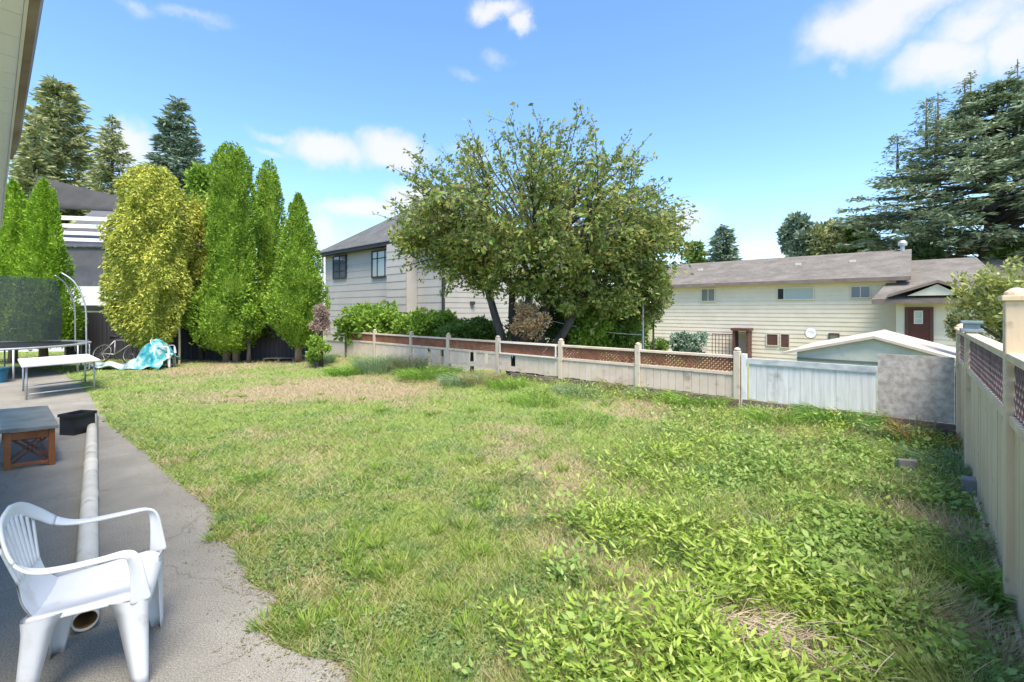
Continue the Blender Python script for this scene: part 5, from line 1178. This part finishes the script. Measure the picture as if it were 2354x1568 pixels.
# ---------------------------------------------------------------- turquoise tarp draped over the second chair
def tarp():
    c = gp(366, 848); base = np.array((c[0], c[1])); nu, nv = 70, 34; G = []
    for i in range(nu):
        u = i / (nu - 1)
        for j in range(nv):
            v = j / (nv - 1); x = -1.95 + 2.25 * u; yy = -.42 + .95 * v * (.55 + .45 * min(1, u * 1.6)) + .12 * (1 - u)
            ch_ = .74 * math.exp(-((u - .80) / .17) ** 4) * math.exp(-((v - .55) / .42) ** 4)
            ramp_ = .30 * sstep(.35, .75, u) * math.exp(-((v - .55) / .45) ** 4)
            wr = .045 * math.sin(14 * v + 6 * u) * (1 - .3 * u) + .035 * math.sin(23 * u + 5 * v) + .02 * math.sin(41 * v - 13 * u)
            z = max(.015, .05 + max(ch_, ramp_) + wr + .10 * math.sin(math.pi * v) * (1 - u) + .03 * math.sin(9 * u) * (1 - u))
            G.append((base[0] + x + .03 * math.sin(17 * v), base[1] + yy + .03 * math.sin(19 * u), z))
    m = MB(); m.add(G, [(i * nv + j, (i + 1) * nv + j, (i + 1) * nv + j + 1, i * nv + j + 1) for i in range(nu - 1) for j in range(nv - 1)])
    mt, t, o = nodemat('turquoise_tarp'); b = t.nodes.new('ShaderNodeBsdfPrincipled'); t.links.new(b.outputs[0], o.inputs[0])
    c1 = mramp(t, mnoise(t, 4.0, 6, rough=.65), [(.34, (.01, .13, .20)), (.44, (.03, .26, .31)), (.52, (.12, .40, .38)), (.58, (.42, .47, .46)), (.64, (.30, .42, .38)), (.72, (.04, .26, .27))])
    tcn = t.nodes.new('ShaderNodeTexCoord'); sx = t.nodes.new('ShaderNodeSeparateXYZ'); t.links.new(tcn.outputs['Object'], sx.inputs[0])
    mr_ = t.nodes.new('ShaderNodeMapRange'); t.links.new(sx.outputs[0], mr_.inputs[0]); mr_.inputs[1].default_value = base[0] - .75; mr_.inputs[2].default_value = base[0] - .35
    c2_ = mramp(t, mnoise(t, 3.5, 4), [(.38, (.12, .24, .26)), (.5, (.36, .41, .41)), (.62, (.50, .60, .54))])
    t.links.new(mmix(t, mr_.outputs[0], c2_, c1), b.inputs['Base Color']); b.inputs['Roughness'].default_value = .35
    o2 = m.build('turquoise_tarp', mt, None, smooth=True); s = o2.modifiers.new('thickness', 'SOLIDIFY'); s.thickness = .006; tag(o2, 'crumpled turquoise and white plastic tarp draped over a chair and the grass', 'tarp')
tarp()
c = gp(412, 838); MB_ = MB().tube([(c[0], c[1], -.05), (c[0] + .01, c[1], .7), (c[0] - .01, c[1], 1.45)], .03, 8); tag(MB_.build('garden_stake', M_tan), 'thin upright pale wooden stake beside the golden cedar', 'stake')
c = gp(640, 832); ld = thing('old_pallet', (c[0], c[1], 0), 'low dark wooden pallet under the slender cedar', 'pallet'); fr = Frame(c, (1, .1))
for k in range(4): MB().box(fr, -.5, .5, k * .18, k * .18 + .12, .10, .125).build('slat', M_oldwood, ld)
for k in range(3): MB().box(fr, -.5 + k * .47, -.44 + k * .47, 0, .66, .0, .098).build('runner', M_oldwood, ld)
# wire across behind the fence
a_, b_ = pd(1270, 12.6), pd(1478, 12.4)
m = MB(); za_, zb3 = zat(738, 12.6), zat(770, 12.4)
m.tube([(a_[0] + (b_[0] - a_[0]) * k / 10, a_[1] + (b_[1] - a_[1]) * k / 10, za_ + (zb3 - za_) * k / 10 - .08 * math.sin(math.pi * k / 10)) for k in range(11)], .006, 5)
tag(m.build('washing_line', M_whitep), 'thin pale line strung from the cherry trunk to a pole', 'wire')
MB().tube([(b_[0], b_[1], -.8), (b_[0], b_[1], 1.95)], .028, 8)
o = MB().tube([(b_[0], b_[1], -.8), (b_[0], b_[1], 1.95)], .028, 8).build('line_pole', M_steel); tag(o, 'thin grey pole behind the back fence holding the pale line', 'pole')
# blue bin at the left edge under the trampoline
c = gp(-8, 880); o = MB().lathe((c[0], c[1], 0), [(.16, 0), (.2, .32), (.22, .33), (.22, .36)], 20).build('blue_bucket', solid('blue_plastic', [(.3, (.02, .12, .20)), (.7, (.03, .17, .27))], 3, .4), None, smooth=False); tag(o, 'blue plastic bucket at the left edge under the table', 'bucket')
